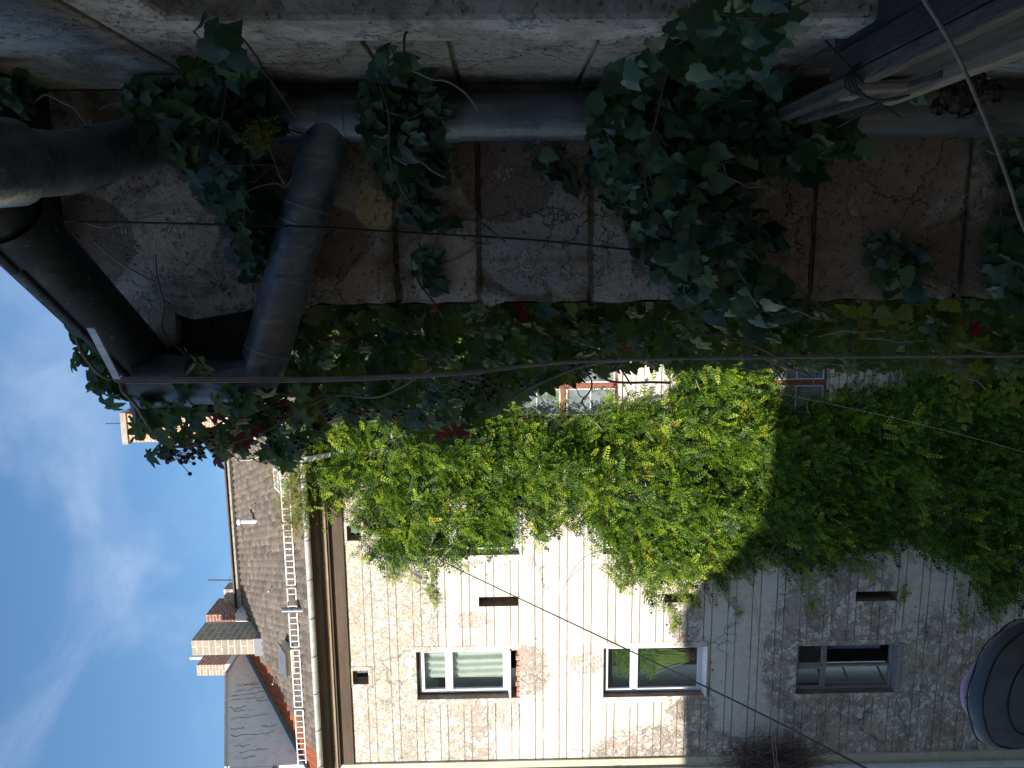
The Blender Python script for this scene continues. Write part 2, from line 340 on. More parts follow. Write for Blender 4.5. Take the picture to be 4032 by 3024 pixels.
MAT['wooddark'] = m_wood('dark_boards', (.06,.052,.047), (.11,.095,.083), (7,.7,7))
MAT['woodwarm'] = m_wood('bare_wood', (.40,.31,.21), (.30,.23,.16), (7,.7,7))
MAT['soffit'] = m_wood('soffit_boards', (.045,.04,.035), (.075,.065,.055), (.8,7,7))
MAT['stem'] = m_wood('vine_stem', (.25,.19,.14), (.36,.29,.22), (6,6,.8))
MAT['darkstem'] = m_wood('dark_stem', (.10,.065,.045), (.16,.11,.08), (6,6,.8))
MAT['twig'] = m_simple('dry_twig', (.13,.085,.07), (.22,.15,.125), 30, .9)
MAT['berry'] = m_simple('dark_berry', (.012,.012,.022), (.03,.026,.045), 30, .35)
MAT['curtain'] = m_simple('pale_curtain', (.74,.76,.68), (.66,.69,.61), 2, .95, 0, .1)
MAT['bluecurtain'] = m_simple('blue_curtain', (.30,.34,.55), (.20,.24,.42), 3, .9, 0, .2)
MAT['umbrella'] = m_simple('dark_canopy', (.085,.105,.125), (.20,.23,.26), 1.3, .45, 0, .1, .004)
MAT['pink'] = m_simple('lilac_lining', (.50,.36,.48), (.42,.30,.42), 4, .7)
MAT['ground'] = m_simple('courtyard_paving', (.10,.095,.085), (.15,.14,.125), 2, .9, 0, .4, .01)
MAT['plainwall'] = m_simple('plain_plaster', (.33,.30,.265), (.38,.35,.31), 1.2, .95)
MAT['dried'] = m_simple('dried_bloom', (.11,.06,.038), (.07,.04,.026), 40, .95, 0, .8)
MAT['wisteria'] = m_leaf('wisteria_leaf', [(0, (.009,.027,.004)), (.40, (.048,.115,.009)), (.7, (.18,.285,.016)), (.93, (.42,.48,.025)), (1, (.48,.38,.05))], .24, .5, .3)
MAT['autumn'] = m_leaf('autumn_leaf', [(0, (.16,.20,.025)), (.5, (.34,.30,.05)), (1, (.40,.17,.07))], .4, .6, .2)
MAT['ivy'] = m_leaf('ivy_leaf', [(0, (.022,.052,.022)), (.5, (.055,.115,.045)), (.85, (.12,.19,.06)), (.955, (.21,.27,.07)), (1, (.45,.30,.03))], .12, .42, .45)
MAT['creeper'] = m_leaf('creeper_leaf', [(0, (.028,.065,.016)), (.5, (.07,.13,.022)), (.8, (.17,.21,.025)), (.88, (.13,.04,.02)), (1, (.26,.018,.02))], .4, .42, .35)
MAT['papyrus'] = m_leaf('papyrus_blade', [(0, (.10,.20,.03)), (.6, (.20,.32,.06)), (1, (.42,.40,.14))], .3, .5, .3)

# ------------------------------------------------------------------ light and sky
A, E = rad(24), rad(25)
sd = Vector((math.sin(A)*math.cos(E), math.cos(A)*math.cos(E), -math.sin(E)))    # direction light travels
sl = bpy.data.lights.new('sun', 'SUN'); sl.energy = 4.7; sl.angle = rad(.53); sl.color = (1, .95, .87)
so = bpy.data.objects.new('sun', sl); COL.objects.link(so); so.rotation_euler = sd.to_track_quat('-Z', 'Y').to_euler(); so.location = (-10, -20, 30)
w = bpy.data.worlds.new('World'); SC.world = w; w.use_nodes = True; nt = w.node_tree
for n in list(nt.nodes): nt.nodes.remove(n)
def wn(t, **k):
    n = nt.nodes.new('ShaderNode'+t)
    for a, b in k.items(): setattr(n, a, b)
    return n
L = nt.links.new
sky = wn('TexSky', sky_type='NISHITA'); sky.sun_disc = False; sky.sun_elevation = E; sky.sun_rotation = math.pi+A; sky.air_density = 1.1; sky.dust_density = .35; sky.ozone_density = 1.6; sky.altitude = 200
tc = wn('TexCoord'); mp = wn('Mapping'); L(tc.outputs['Generated'], mp.inputs[0]); mp.inputs[2].default_value = (rad(10), rad(-28), rad(20)); mp.inputs[3].default_value = (1.5, 1.5, 2.6)
n1 = wn('TexNoise'); L(mp.outputs[0], n1.inputs['Vector']); n1.inputs['Scale'].default_value = 2.6; n1.inputs['Detail'].default_value = 7; n1.inputs['Roughness'].default_value = .52; n1.inputs['Distortion'].default_value = .5
mr = wn('MapRange', interpolation_type='SMOOTHSTEP'); L(n1.outputs[0], mr.inputs[0]); mr.inputs[1].default_value = .48; mr.inputs[2].default_value = .82; mr.inputs[4].default_value = .36
mx = wn('Mix', data_type='RGBA'); L(mr.outputs[0], mx.inputs[0]); hs = wn('HueSaturation'); hs.inputs['Saturation'].default_value = 1.2; L(sky.outputs[0], hs.inputs['Color']); L(hs.outputs[0], mx.inputs[6]); mx.inputs[7].default_value = (5.0, 5.6, 6.8, 1)
bg = wn('Background'); L(mx.outputs[2], bg.inputs[0]); bg.inputs[1].default_value = .118
wo = wn('OutputWorld'); L(bg.outputs[0], wo.inputs[0])
SC.view_settings.view_transform = 'Standard'; SC.view_settings.look = 'None'; SC.view_settings.exposure = .68; SC.view_settings.gamma = 1
SC.render.engine = 'CYCLES'; SC.cycles.max_bounces = 8; SC.cycles.diffuse_bounces = 5; SC.cycles.transparent_max_bounces = 12; SC.cycles.use_denoising = True

# ------------------------------------------------------------------ ground
g = MB().add([(-120,-80,0),(120,-80,0),(120,160,0),(-120,160,0)], [(0,1,2,3)]).build('ground', MAT['ground']); g['kind'] = 'structure'

# ------------------------------------------------------------------ house across the courtyard
house = empty('apartment_house', (0, YF, 0), 'old house with peeling cream plaster, grey tiled roof and green climber across the courtyard', 'house')
def rect(x0, x1, y0, y1):     # photo rectangle -> facade (xa, xb, za, zb)
    ym = (y0+y1)/2; xm = (x0+x1)/2
    return (fac(xm, y1).x, fac(xm, y0).x, fac(x1, ym).z, fac(x0, ym).z)
R = dict(W1=rect(1641,2046,2564,2750), W2=rect(2376,2780,2549,2741), W3=rect(3137,3545,2540,2728), S1=rect(1885,2041,2350,2387), S2=rect(2617,2738,2337,2372),
         S3=rect(3370,3531,2329,2366), Q1=rect(1390,1451,2640,2693), Q2=rect(1366,1422,2070,2128), M1=rect(1650,2050,2000,2186), M2=rect(2376,2785,1990,2178), M3=rect(3130,3535,1985,2169),
         R1=rect(2008,2440,1395,1650), R2=rect(2790,3268,1380,1640), V1=rect(1990,2008,2105,2124))
XL = fac(1800, 2996).x; XR = 7.0; ZT = 11.5+3.9
xs = sorted({XL, XR, *[v for r in R.values() for v in r[:2]]}); zs = sorted({0., ZT, *[v for r in R.values() for v in r[2:]]})
mb = MB(); TH = .42
inh = lambda x, z: any(r[0] < x < r[1] and r[2] < z < r[3] for r in R.values())
idx = {}
def vid(x, y, z):
    k = (round(x,5), y, round(z,5))
    if k not in idx: idx[k] = len(mb.v); mb.v.append((x, y, z))
    return idx[k]
for i in range(len(xs)-1):
    for j in range(len(zs)-1):
        x0, x1, z0, z1 = xs[i], xs[i+1], zs[j], zs[j+1]
        if inh((x0+x1)/2, (z0+z1)/2): continue
        mb.f.append((vid(x0,YF,z0), vid(x1,YF,z0), vid(x1,YF,z1), vid(x0,YF,z1))); mb.sm.append(False)
        mb.f.append((vid(x0,YF+TH,z0), vid(x0,YF+TH,z1), vid(x1,YF+TH,z1), vid(x1,YF+TH,z0))); mb.sm.append(False)
wall = mb.build('wall', MAT['facade'], house, recalc=False)
for k, r in R.items():        # rough reveals of every opening
    q = MB(); a, b, c, d = r; e = .0
    nseg = 10
    def strip(p0, p1):
        V = []; F = []
        for s in range(nseg+1):
            u = s/nseg; x = p0[0]+(p1[0]-p0[0])*u; z = p0[1]+(p1[1]-p0[1])*u
            V += [(x, YF-.003, z), (x, YF+TH+.003, z)]
        q.add(V, [(2*s, 2*s+2, 2*s+3, 2*s+1) for s in range(nseg)])
    strip((a,c),(b,c)); strip((b,c),(b,d)); strip((b,d),(a,d)); strip((a,d),(a,c))
    q.build('window_reveal', MAT['reveal'], house, recalc=False)
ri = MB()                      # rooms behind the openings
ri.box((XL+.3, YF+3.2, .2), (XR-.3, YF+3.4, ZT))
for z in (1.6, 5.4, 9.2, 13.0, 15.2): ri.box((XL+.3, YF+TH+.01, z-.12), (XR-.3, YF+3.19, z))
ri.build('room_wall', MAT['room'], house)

def bars(mb, L_, y0, y1):
    for (a, b, c, d) in L_: mb.box((a, y0, c), (b, y1, d))
def pvc_window(r, tr, sill=True, mat='pvc', rot=0):
    a, b, c, d = r; f = .055; yy = YF+.17; m = MB(); zt = d-(d-c)*tr
    bars(m, [(a+.012,a+f,c+.05,d-.02),(b-f,b-.012,c+.05,d-.02),(a+f,b-f,c+.05,c+.05+f),(a+f,b-f,d-.02-f,d-.02),(a+f,b-f,zt-.035,zt+.035)], yy, yy+.07)
    o = m.build('window', MAT[mat], house, bevel=.006)
    s = MB(); g_ = .045; x0, x1 = a+f, b-f
    for (lo, hi) in ((c+.05+f, zt-.035), (zt+.035, d-.02-f)):
        bars(s, [(x0,x0+g_,lo,hi),(x1-g_,x1,lo,hi),(x0+g_,x1-g_,lo,lo+g_),(x0+g_,x1-g_,hi-g_,hi)], yy-.018, yy+.05)
    s.build('sash', MAT[mat], o, bevel=.005)
    p = MB(); p.box((x0+g_, yy+.02, c+.05+f+g_), (x1-g_, yy+.026, zt-.035-g_)); p.box((x0+g_, yy+.02, zt+.035+g_), (x1-g_, yy+.026, d-.02-f-g_)); p.build('pane', MAT['glass'], o)
    if sill:
        s = MB(); s.add([(a-.02,YF-.06,c+.012),(b+.02,YF-.06,c+.012),(b+.02,yy,c+.05),(a-.02,yy,c+.05),(a-.02,YF-.06,c-.012),(b+.02,YF-.06,c-.012),(b+.02,yy,c+.02),(a-.02,yy,c+.02)],
              [(0,1,2,3),(4,7,6,5),(0,4,5,1),(1,5,6,2),(2,6,7,3),(3,7,4,0)]); s.build('sill', MAT['pvc'], o)
    return o
a, b, c, d = R['W1']
w1 = pvc_window((a+.03, b, c+.2, d-.03), .33, True)
mb = MB(); 
for k in range(9):            # broken brick edge under the sill
    x0 = a+(b-a)*k/9; mb.box((x0+.008, YF+.01, c+.0), (x0+(b-a)/9-.006, YF+.16, c+.05+random.random()*.05))
mb.build('broken_bricks', MAT['brick'], w1, bevel=.008)
pvc_window(R['W2'], .31); pvc_window(R['M1'], .33); pvc_window(R['M2'], .31)
def old_window(r, open_lower=True):
    a, b, c, d = r; yy = YF+.15; m = MB(); f = .05; zt = d-(d-c)*.29; xm = (a+b)/2
    bars(m, [(a+.01,a+f,c+.11,d-.01),(b-f,b-.01,c+.11,d-.01),(a+f,b-f,c+.11,c+.11+f),(a+f,b-f,d-.01-f,d-.01)], yy, yy+.09)
    o = m.build('window', MAT['oldframe'], house, bevel=.004)
    m = MB(); bars(m, [(a+f,b-f,zt-.04,zt+.03)], yy-.02, yy+.08); bars(m, [(xm-.03,xm+.03,zt+.03,d-.01-f),(xm-.022,xm+.022,c+.11+f,zt-.04)], yy-.012, yy+.07); m.build('mullion', MAT['oldframedark'], o, bevel=.004)
    m = MB(); g_ = .04
    for (x0, x1) in ((a+f, xm-.03), (xm+.03, b-f)):
        bars(m, [(x0,x0+g_,zt+.03,d-.01-f),(x1-g_,x1,zt+.03,d-.01-f),(x0+g_,x1-g_,zt+.03,zt+.03+g_),(x0+g_,x1-g_,d-.01-f-g_,d-.01-f)], yy+.005, yy+.045)
    m.build('sash', MAT['oldframe'], o, bevel=.003)
    p = MB(); p.box((a+f+g_, yy+.02, zt+.03+g_), (xm-.03-g_, yy+.025, d-.01-f-g_)); p.box((xm+.03+g_, yy+.02, zt+.03+g_), (b-f-g_, yy+.025, d-.01-f-g_)); p.build('pane', MAT['glass'], o)
    # open casement swung inwards on the left side
    m = MB(); ang = rad(62); hx = Vector((a+f+.01, yy+.1, 0)); dv = Vector((math.cos(ang), math.sin(ang), 0)); wd = (xm-a-f)-.02; z0, z1 = c+.11+f, zt-.05
    for (s0, s1, q0, q1) in ((0,.035,z0,z1),(wd-.035,wd,z0,z1),(.035,wd-.035,z0,z0+.035),(.035,wd-.035,z1-.035,z1),(.035,wd-.035,(z0+z1)/2+.09,(z0+z1)/2+.115)):
        cc = hx+dv*((s0+s1)/2); m.obox((cc.x, cc.y, (q0+q1)/2), dv*(s1-s0)/2, Vector((-dv.y, dv.x, 0))*.018, (0,0,(q1-q0)/2))
    m.build('casement', MAT['oldframe'], o)
    s = MB(); s.box((a-.03, YF-.05, c+.005), (b+.03, yy+.02, c+.1)); s.build('sill', MAT['oldframe'], o, bevel=.006)
    return o
old_window(R['W3'])
pvc_window(R['M3'], .31)
def brown_window(r):
    a, b, c, d = r; yy = YF+.10; m = MB(); f = .05; zt = d-(d-c)*.49; xm = (a+b)/2
    bars(m, [(a+.004,a+f,c+.03,d-.01),(b-f,b-.004,c+.03,d-.01),(a+f,b-f,c+.03,c+.03+f),(a+f,b-f,d-.01-f,d-.01),(a+f,b-f,zt-.06,zt+.06)], yy, yy+.09)
    bars(m, [(xm-.06,xm+.06,c+.03+f,zt-.06),(xm-.06,xm+.06,zt+.06,d-.01-f)], yy, yy+.09)
    o = m.build('window', MAT['brownframe'], house, bevel=.006)
    m = MB(); p = MB(); g_ = .022
    for (x0, x1) in ((a+f, xm-.06), (xm+.06, b-f)):
        for (z0, z1) in ((c+.03+f, zt-.06), (zt+.06, d-.01-f)):
            zm = (z0+z1)/2
            bars(m, [(x0,x0+g_,z0,z1),(x1-g_,x1,z0,z1),(x0+g_,x1-g_,z0,z0+g_),(x0+g_,x1-g_,z1-g_,z1),(x0+g_,x1-g_,zm-.012,zm+.012)], yy+.008, yy+.05)
            for (q0, q1) in ((z0+g_, zm-.012), (zm+.012, z1-g_)): p.box((x0+g_, yy+.025, q0), (x1-g_, yy+.031, q1))
    m.build('sash', MAT['pvc'], o); p.build('pane', MAT['greypane'], o)
    s = MB(); s.box((a-.05, YF-.07, c-.035), (b+.05, yy+.02, c+.028)); s.build('sill', MAT['facade_plain'], o)
brown_window(R['R1']); brown_window(R['R2'])
# small square attic windows with a raised plaster rim
for k in ('Q1', 'Q2'):
    a, b, c, d = R[k]; e = .085; m = MB()
    bars(m, [(a-e,a-.002,c-e,d+e),(b+.002,b+e,c-e,d+e),(a-.002,b+.002,c-e,c-.002),(a-.002,b+.002,d+.002,d+e)], YF-.014, YF+.05)
    m.build('plaster_rim', MAT['facade_plain'], house)
    m = MB(); bars(m, [(a+.01,a+.03,c+.01,d-.01),(b-.03,b-.01,c+.01,d-.01),(a+.03,b-.03,c+.01,c+.03),(a+.03,b-.03,d-.03,d-.01)], YF+.2, YF+.24)
    o = m.build('window', MAT['oldframe'], house); m = MB(); m.box((a+.03,YF+.215,c+.03),(b-.03,YF+.22,d-.03)); m.build('pane', MAT['glassgrey'], o)
# flat plaster bands round the large windows
for k in ('W1', 'W2', 'W3', 'M1', 'M2', 'M3'):
    a, b, c, d = R[k]; e = .12; m = MB()
    bars(m, [(a-e,a-.004,c-.06,d+e),(b+.004,b+e,c-.06,d+e),(a-.004,b+.004,d+.004,d+e)], YF-.009, YF+.05)
    m.build('window_band', MAT['facade_plain'], house)

for px_, py_ in ((2110,2515),(2560,2860),(2840,2682),(2800,2608),(2805,2638),(2990,2865),(2785,2868),(2660,2465),(2625,2460),(3650,2490),(3708,2490),(3770,2490),(3830,2492),(3760,2412),(3603,2390),(1795,2414),(1812,2888)):
    q = fac(px_, py_); r_ = random.uniform(.012, .026); MB().tube([q+Vector((0,-.006,0)), q+Vector((0,.02,0))], r_, 7).build('anchor_hole', MAT['darkmetal'], house)
q = fac(2150, 2168); MB().box((q.x-.04, YF-.05, q.z-.045), (q.x+.04, YF+.01, q.z+.045)).build('junction_box', MAT['gutter'], house, bevel=.006)
# cornice, gutter
XE0, XE1 = XL+.002, XR
zg = oy(1250, 2650, YF-.5).z           # gutter underside
zft = oy(1312, 2650, YF-.2).z          # fillet, its lit edge put into a paler plaster colour
prof = [(0,YF+.01,zft-.32),(0,YF-.06,zft-.31),(0,YF-.06,zft-.05),(0,YF-.16,zft-.045),(0,YF-.16,zft-.006),(0,YF-.18,zft-.004),(0,YF-.18,zft+.10),(0,YF-.30,zft+.13),(0,YF-.34,zft+.22),(0,YF-.43,zg+.02),(0,YF-.43,zg+.16),(0,YF+.01,zg+.16)]
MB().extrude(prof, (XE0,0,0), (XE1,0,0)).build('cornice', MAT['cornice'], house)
MB().box((XE0, YF-.2, zft-.0035), (XE1, YF-.165, zft+.03)).build('fillet', MAT['fillet'], house)
def half_round(mb, p0, p1, r, t=.004, n=10, cap0=True, cap1=True, up=Vector((0,0,1))):
    p0, p1 = Vector(p0), Vector(p1); d = (p1-p0).normalized(); s_ = d.cross(up).normalized(); u_ = s_.cross(d); pr = []
    for k in range(n+1): a_ = math.pi*k/n; pr.append(s_*math.cos(a_)*r - u_*math.sin(a_)*r)
    for k in range(n, -1, -1): a_ = math.pi*k/n; pr.append(s_*math.cos(a_)*(r-t) - u_*math.sin(a_)*(r-t))
    m_ = len(pr); V = [p0+q for q in pr]+[p1+q for q in pr]
    mb.add(V, [(i, (i+1)%m_, m_+(i+1)%m_, m_+i) for i in range(m_)], True)
    for cap, p in ((cap0, p0), (cap1, p1)):
        if cap: mb.add([p+q for q in pr[:n+1]], [tuple(range(n+1))])
    for sg in (1, -1): mb.tube([p0+s_*r*sg, p1+s_*r*sg], .009, 6)
ZGC = zg+.075
m = MB(); half_round(m, (XE0, YF-.51, ZGC), (XE1, YF-.51, ZGC), .088)
gut = m.build('gutter', MAT['gutter'], house)
x = XE0+.35
while x < XE1:
    m = MB().tube([(x, YF-.51+.093*math.cos(a_), ZGC-.093*math.sin(a_)) for a_ in np.linspace(0, math.pi, 9)], .007, 5); x += .82; m.build('gutter_bracket', MAT['darkmetal'], gut)

# tiled roof: every tile a wave, every course a step
YE = YF-.52; ZE = ZGC+.035; YR = 20.1; ZR = oy(932, 2030, YR).z; SL = (ZR-ZE)/(YR-YE); RN = Vector((0, -SL, 1)).normalized(); RUp = Vector((0, 1, SL)).normalized()
RLEN = (Vector((0,YR,ZR))-Vector((0,YE,ZE))).length
XG = XL                                  # gable plane
tw, tl = .175, .245; nx = int((XR+1.-XG)/tw)+1; nr = int(RLEN/tl)+1; SX = 7
V = []; F = []; T = []
prof_u = [i/SX for i in range(SX+1)]
for r_ in range(nr):
    shift = (r_ % 2)*tw*.5
    for c_ in range(nx):
        x0 = XG+c_*tw-shift
        jit = random.uniform(-.006, .006); red = 0
        base = len(V); tt = min(.62, max(0, random.gauss(.3, .16)))
        ev = (r_*tl)
        # newer red tiles along the gable
        if x0 < XG+.62+random.uniform(-.1,.1): tt = random.uniform(.84, 1)
        for s_, dz in ((-.02, -.035), (-.02, .052), (tl+.03, .008)):
            for u in prof_u:
                hw = .024*math.sin(u*2*math.pi+.6)
                p = Vector((min(XR+.9, max(XG+.004, x0+u*tw)), YE, ZE)) + RUp*(ev+s_+jit-(.014*math.cos((u-.5)*math.pi*2) if s_ < 0 else 0)) + RN*(dz+hw)
                V.append(tuple(p)); T.append(tt)
        for k in range(2):
            for i in range(SX): F.append((base+k*(SX+1)+i, base+k*(SX+1)+i+1, base+(k+1)*(SX+1)+i+1, base+(k+1)*(SX+1)+i))
roof = npmesh('roof', V, F, MAT['tile'], house, T)
m = MB(); m.add([(XG,YE+.03,ZE-.01),(XR+.9,YE+.03,ZE-.01),(XR+.9,YR,ZR-.03),(XG,YR,ZR-.03),(XG,YE+.03,ZE-.04),(XR+.9,YE+.03,ZE-.04),(XR+.9,YR,ZR-.06),(XG,YR,ZR-.06)], [(0,1,2,3),(7,6,5,4),(0,4,5,1),(3,2,6,7)])
m.add([(XG,YR+.05,ZR-.05),(XR+.9,YR+.05,ZR-.05),(XR+.9,YR+5,ZR-2.9),(XG,YR+5,ZR-2.9)], [(0,1,2,3)])
m.build('roof_deck', MAT['darkmetal'], house)
m = MB(); m.box((XG+.6, YR-.1, ZR+.0), (XR+.9, YR+.12, ZR+.10)); x = XG+.6
while x < XR: m.tube([(x, YR, ZR+.085), (x+.37, YR, ZR+.095)], [.085,.10], 10); x += .385
m.build('ridge', MAT['ridge'], house)
m = MB(); m.beam((XG+1.3, YR-.28, ZR+.10), (XR, YR-.28, ZR+.10), .16, .035); m.build('ridge_walkway', MAT['darkmetal'], house)
def roofpt(x, y, lift=0.): return opl(x, y, Vector((0,YE,ZE))+RN*.03, RN) + RN*lift
# snow guard: white grilles in separate lengths
s0 = .55
p0 = roofpt(1176, 2016)
for i in range(13):
    xa = XG+.02+i*1.37; xb = xa+1.30
    if xa > 5: break
    m = MB(); B_ = Vector((0, YE, ZE)) + RUp*s0 + RN*.05
    for zz in (.03, .20): m.beam((xa, B_.y, B_.z+zz), (xb, B_.y, B_.z+zz), .022, .022)
    k = xa
    while k <= xb+.001: m.box((k-.008, B_.y-.009, B_.z+.03), (k+.008, B_.y+.009, B_.z+.20)); k += .13
    m.beam((xb-.02, B_.y-.02, B_.z-.04), (xb-.02, B_.y-.02, B_.z+.24), .05, .02)
    m.beam((xb-.02, B_.y, B_.z+.2), (xb-.02, B_.y+.3, B_.z+.05+.3*SL-.02), .025, .015)
    m.build('snow_guard', MAT['whitemetal'], house)
# roof hooks, vent pipes and roof lights
for (px, py) in ((1005, 1985), (1075, 2310), (1090, 2670)):
    p = roofpt(px, py, .02); MB().tube([p, p+RN*.07-RUp*.03, p+RN*.09-RUp*.16, p+RN*.14-RUp*.22], .014, 6).build('roof_hook', MAT['whitemetal'], house)
p = roofpt(1010, 2053, 0); MB().tube([p-Vector((0,0,.1)), p+Vector((0,0,.38))], .055, 12).tube([p+Vector((0,0,.38)), p+Vector((0,0,.45))], .085, 12).build('vent_pipe', MAT['whitepipe'], house)
p = roofpt(1190, 2402, 0); MB().tube([p-Vector((0,0,.1)), p+Vector((0,0,.40))], .06, 12).build('vent_pipe', MAT['zinc'], house)
def rooflight(px, py, w_, h_, mat='whitemetal'):
    p = roofpt(px, py, .06); X_ = Vector((1,0,0)); m = MB()
    for (cu, cv, hu, hv) in ((-w_/2, 0, .03, h_/2+.03), (w_/2, 0, .03, h_/2+.03), (0, -h_/2, w_/2-.03, .03), (0, h_/2, w_/2-.03, .03), (0,0,w_/2-.03,.02)): m.obox(p+X_*cu+RUp*cv, X_*hu, RUp*hv, RN*.05)
    o = m.build('roof_window', MAT[mat], house); MB().obox(p+RN*.02, X_*(w_/2-.03), RUp*(h_/2-.03), RN*.01).build('pane', MAT['greypane'], o)
rooflight(1112, 1890, .42, .55)
p = roofpt(1150, 2590, 0); m = MB(); m.obox(p+RN*.10, (.28,0,0), RUp*.22, RN*.10); o = m.build('roof_hatch', MAT['cream'], house, bevel=.01); MB().obox(p+RN*.22-RUp*.03, (.32,0,0), RUp*.28, RN*.012).build('hatch_lid', MAT['flash'], o)
# white lightning wire over the tiles
pts = [roofpt(*q, .05) for q in ((935,1808),(960,1812),(990,1812),(1020,1800),(1050,1792),(1075,1790),(1100,1780))]
MB().tube(pts, .009, 5).build('lightning_wire', MAT['whitemetal'], house)
# ------------------------------------------------------------------ chimneys of the house
def chimney(front_y, px_top, px_bot, y_left, y_right, depth, mat, cap=None, base='whitemetal', label=None, dn=.6):
    tl_ = oy(px_top, y_left, front_y); tr_ = oy(px_top, y_right, front_y); bz = oy(px_bot, (y_left+y_right)/2, front_y).z
    xa, xb, zt = tl_.x, tr_.x, tl_.z
    m = MB(); m.box((xa, front_y, bz-dn), (xb, front_y+depth, zt)); o = m.build('chimney', MAT[mat], house, label, bevel=.012)
    if cap: MB().box((xa-.04, front_y-.04, zt), (xb+.04, front_y+depth+.04, zt+cap)).build('chimney_cap', MAT['ridge'], o, bevel=.01)
    if base:
        MB().box((xa-.03, front_y-.03, bz-dn), (xb+.03, front_y+depth+.03, bz)).build('flashing', MAT[base], o)
    return xa, xb, zt
yc1 = roofpt(1036, 2550).y
chimney(yc1, 757, 1003, 2581, 2522, .98, 'block', .0, 'flash', 'broad blockwork chimney beside the gable wall')
chimney(yc1+1.45, 812, 930, 2452, 2420, 1.0, 'brick_dk', 0, 'whitemetal')
chimney(YR+.16, 887, 938, 2425, 2320, .45, 'block', 0, 'flash')
yc3 = roofpt(1000, 1690).y
xa, xb, zt = chimney(yc3, 508, 945, 1742, 1630, .7, 'brick', .14, 'whitemetal', 'tall red brick chimney behind the creeper')
# aerial rods
p = oy(925, 2285, YR); q = oy(820, 2284, YR); m = MB().tube([p, q], .018, 6).tube([oy(905,2268,YR), oy(905,2300,YR)], .008, 5).tube([oy(915,2268,YR), oy(915,2302,YR)], .008, 5); m.build('aerial', MAT['darkmetal'], house)
p = Vector(((xa+xb)/2+.05, yc3+.3, zt+.1)); MB().tube([p, p+Vector((0,0,.55))], .012, 6).build('aerial', MAT['darkmetal'], house)
# downpipe socket under the facade gutter
p = Vector((oy(1230,1805,YF-.5).x, YF-.51, ZGC-.05)); MB().tube([p, p+Vector((0,0,-.16)), p+Vector((.02,.12,-.36)), p+Vector((.02,.36,-.6)), p+Vector((.02,.4,-2.2))], .055, 12).build('downpipe', MAT['whitepipe'], house)

# ------------------------------------------------------------------ neighbouring house with the gable
nb = empty('gabled_house', (XG-3, YF, 0), 'taller neighbouring house showing its cracked grey gable wall above the tiles', 'house')
gA = ox(893, 3012, XG); gB = ox(894, 2652, XG); YN = YF-.05
def gz(y): return gA.z+(gB.z-gA.z)*(y-gA.y)/(gB.y-gA.y)
prof = [(0,YN+.04,0),(0,YN+.04,ZT+.6),(0,gA.y-.05,ZT+.9),(0,gA.y-.05,gz(gA.y-.05)),(0,gB.y,gB.z),(0,gB.y+4,gB.z),(0,gB.y+4,0)]
MB().extrude(prof, (XG-8,0,0), (XG-.003,0,0)).build('wall', MAT['gable'], nb)
MB().box((XG-8, YN, 0), (XG-.004, YN+.038, ZT+.2)).build('front_wall', MAT['cream'], nb)
m = MB(); m.beam((XG-.02, gA.y-.1, gz(gA.y-.1)+.03), (XG-.02, gB.y, gB.z+.03), .12, .05); m.beam((XG-.02, gB.y, gB.z+.03), (XG-.02, gB.y+3.9, gB.z+.03), .12, .05); m.build('coping', MAT['gutter'], nb)
# flashing along the roof slope
m = MB(); a_ = Vector((XG+.03, YE+.1, ZE))+RUp*.1+RN*.09; b_ = Vector((XG+.03, YE+.1, ZE))+RUp*(RLEN-.6)+RN*.09; m.beam(a_, b_, .05, .17); m.beam(a_+Vector((.07,0,0))-RN*.03, b_+Vector((.07,0,0))-RN*.03, .14, .02); m.build('flashing', MAT['flash'], nb)
# dark patched cracks on the gable, raised a few millimetres
m = MB(); rr = random.Random(3)
for px, py, ln in ((930,2720,110),(960,2700,60),(905,2760,130),(900,2790,70),(910,2830,140),(905,2870,60),(930,2700,50),(912,2900,170),(915,2740,120),(940,2960,110),(1010,2760,60),(1030,2860,60),(925,2800,40),(990,2690,40),(950,2985,60),(920,2940,60)):
    p = ox(px, py, XG+.002); pts = []; n_ = 9
    ex = ox(px+ln, py-ln*.12, XG+.002)
    for i in range(n_):
        u = i/(n_-1); q = p.lerp(ex, u); pts.append(q+Vector((0, rr.uniform(-.05,.05), rr.uniform(-.03,.03))))
    m.tube(pts, [.003+.006*rr.random() for _ in pts], 4)
m.build('crack_repair', MAT['crack'], nb)
chy = ox(888, 2640, XG-.35).y
tl_ = oy(777, 2661, chy); br_ = oy(890, 2617, chy); m = MB(); m.box((tl_.x, chy, br_.z-.3), (br_.x, chy+.75, tl_.z)); o = m.build('chimney', MAT['brick'], nb, bevel=.012)
m = MB(); m.box((tl_.x-.03, chy-.03, br_.z-.3), (br_.x+.03, chy+.78, br_.z)); m.build('flashing', MAT['whitemetal'], o)
p = Vector((br_.x-.06, chy+.5, tl_.z)); MB().tube([p, p+Vector((0,0,.36))], .05, 10).build('flue', MAT['whitepipe'], o)
pw = ox(900, 3014, XG); pz = ox(1076, 3014, XG)
MB().box((XG-2, gA.y-.12, pz.z), (XG-.02, gA.y-.056, pw.z-.02)).build('panel', MAT['whitepipe'], nb)
m = MB().box((XG-2, gA.y-.16, pz.z-.07), (XG-.0, gA.y-.055, pz.z-.002)); m.build('panel_frame', MAT['flash'], nb)
xp = oy(2300, 3040, YN-.06).x
m = MB().tube([(xp, YN-.07, .1), (xp, YN-.07, ZT)], .06, 12); 
for z in (3, 6, 9, 12): m.tube([(xp, YN-.07, z), (xp, YN-.07, z+.12)], .066, 12)
m.build('downpipe', MAT['whitepipe'], nb)

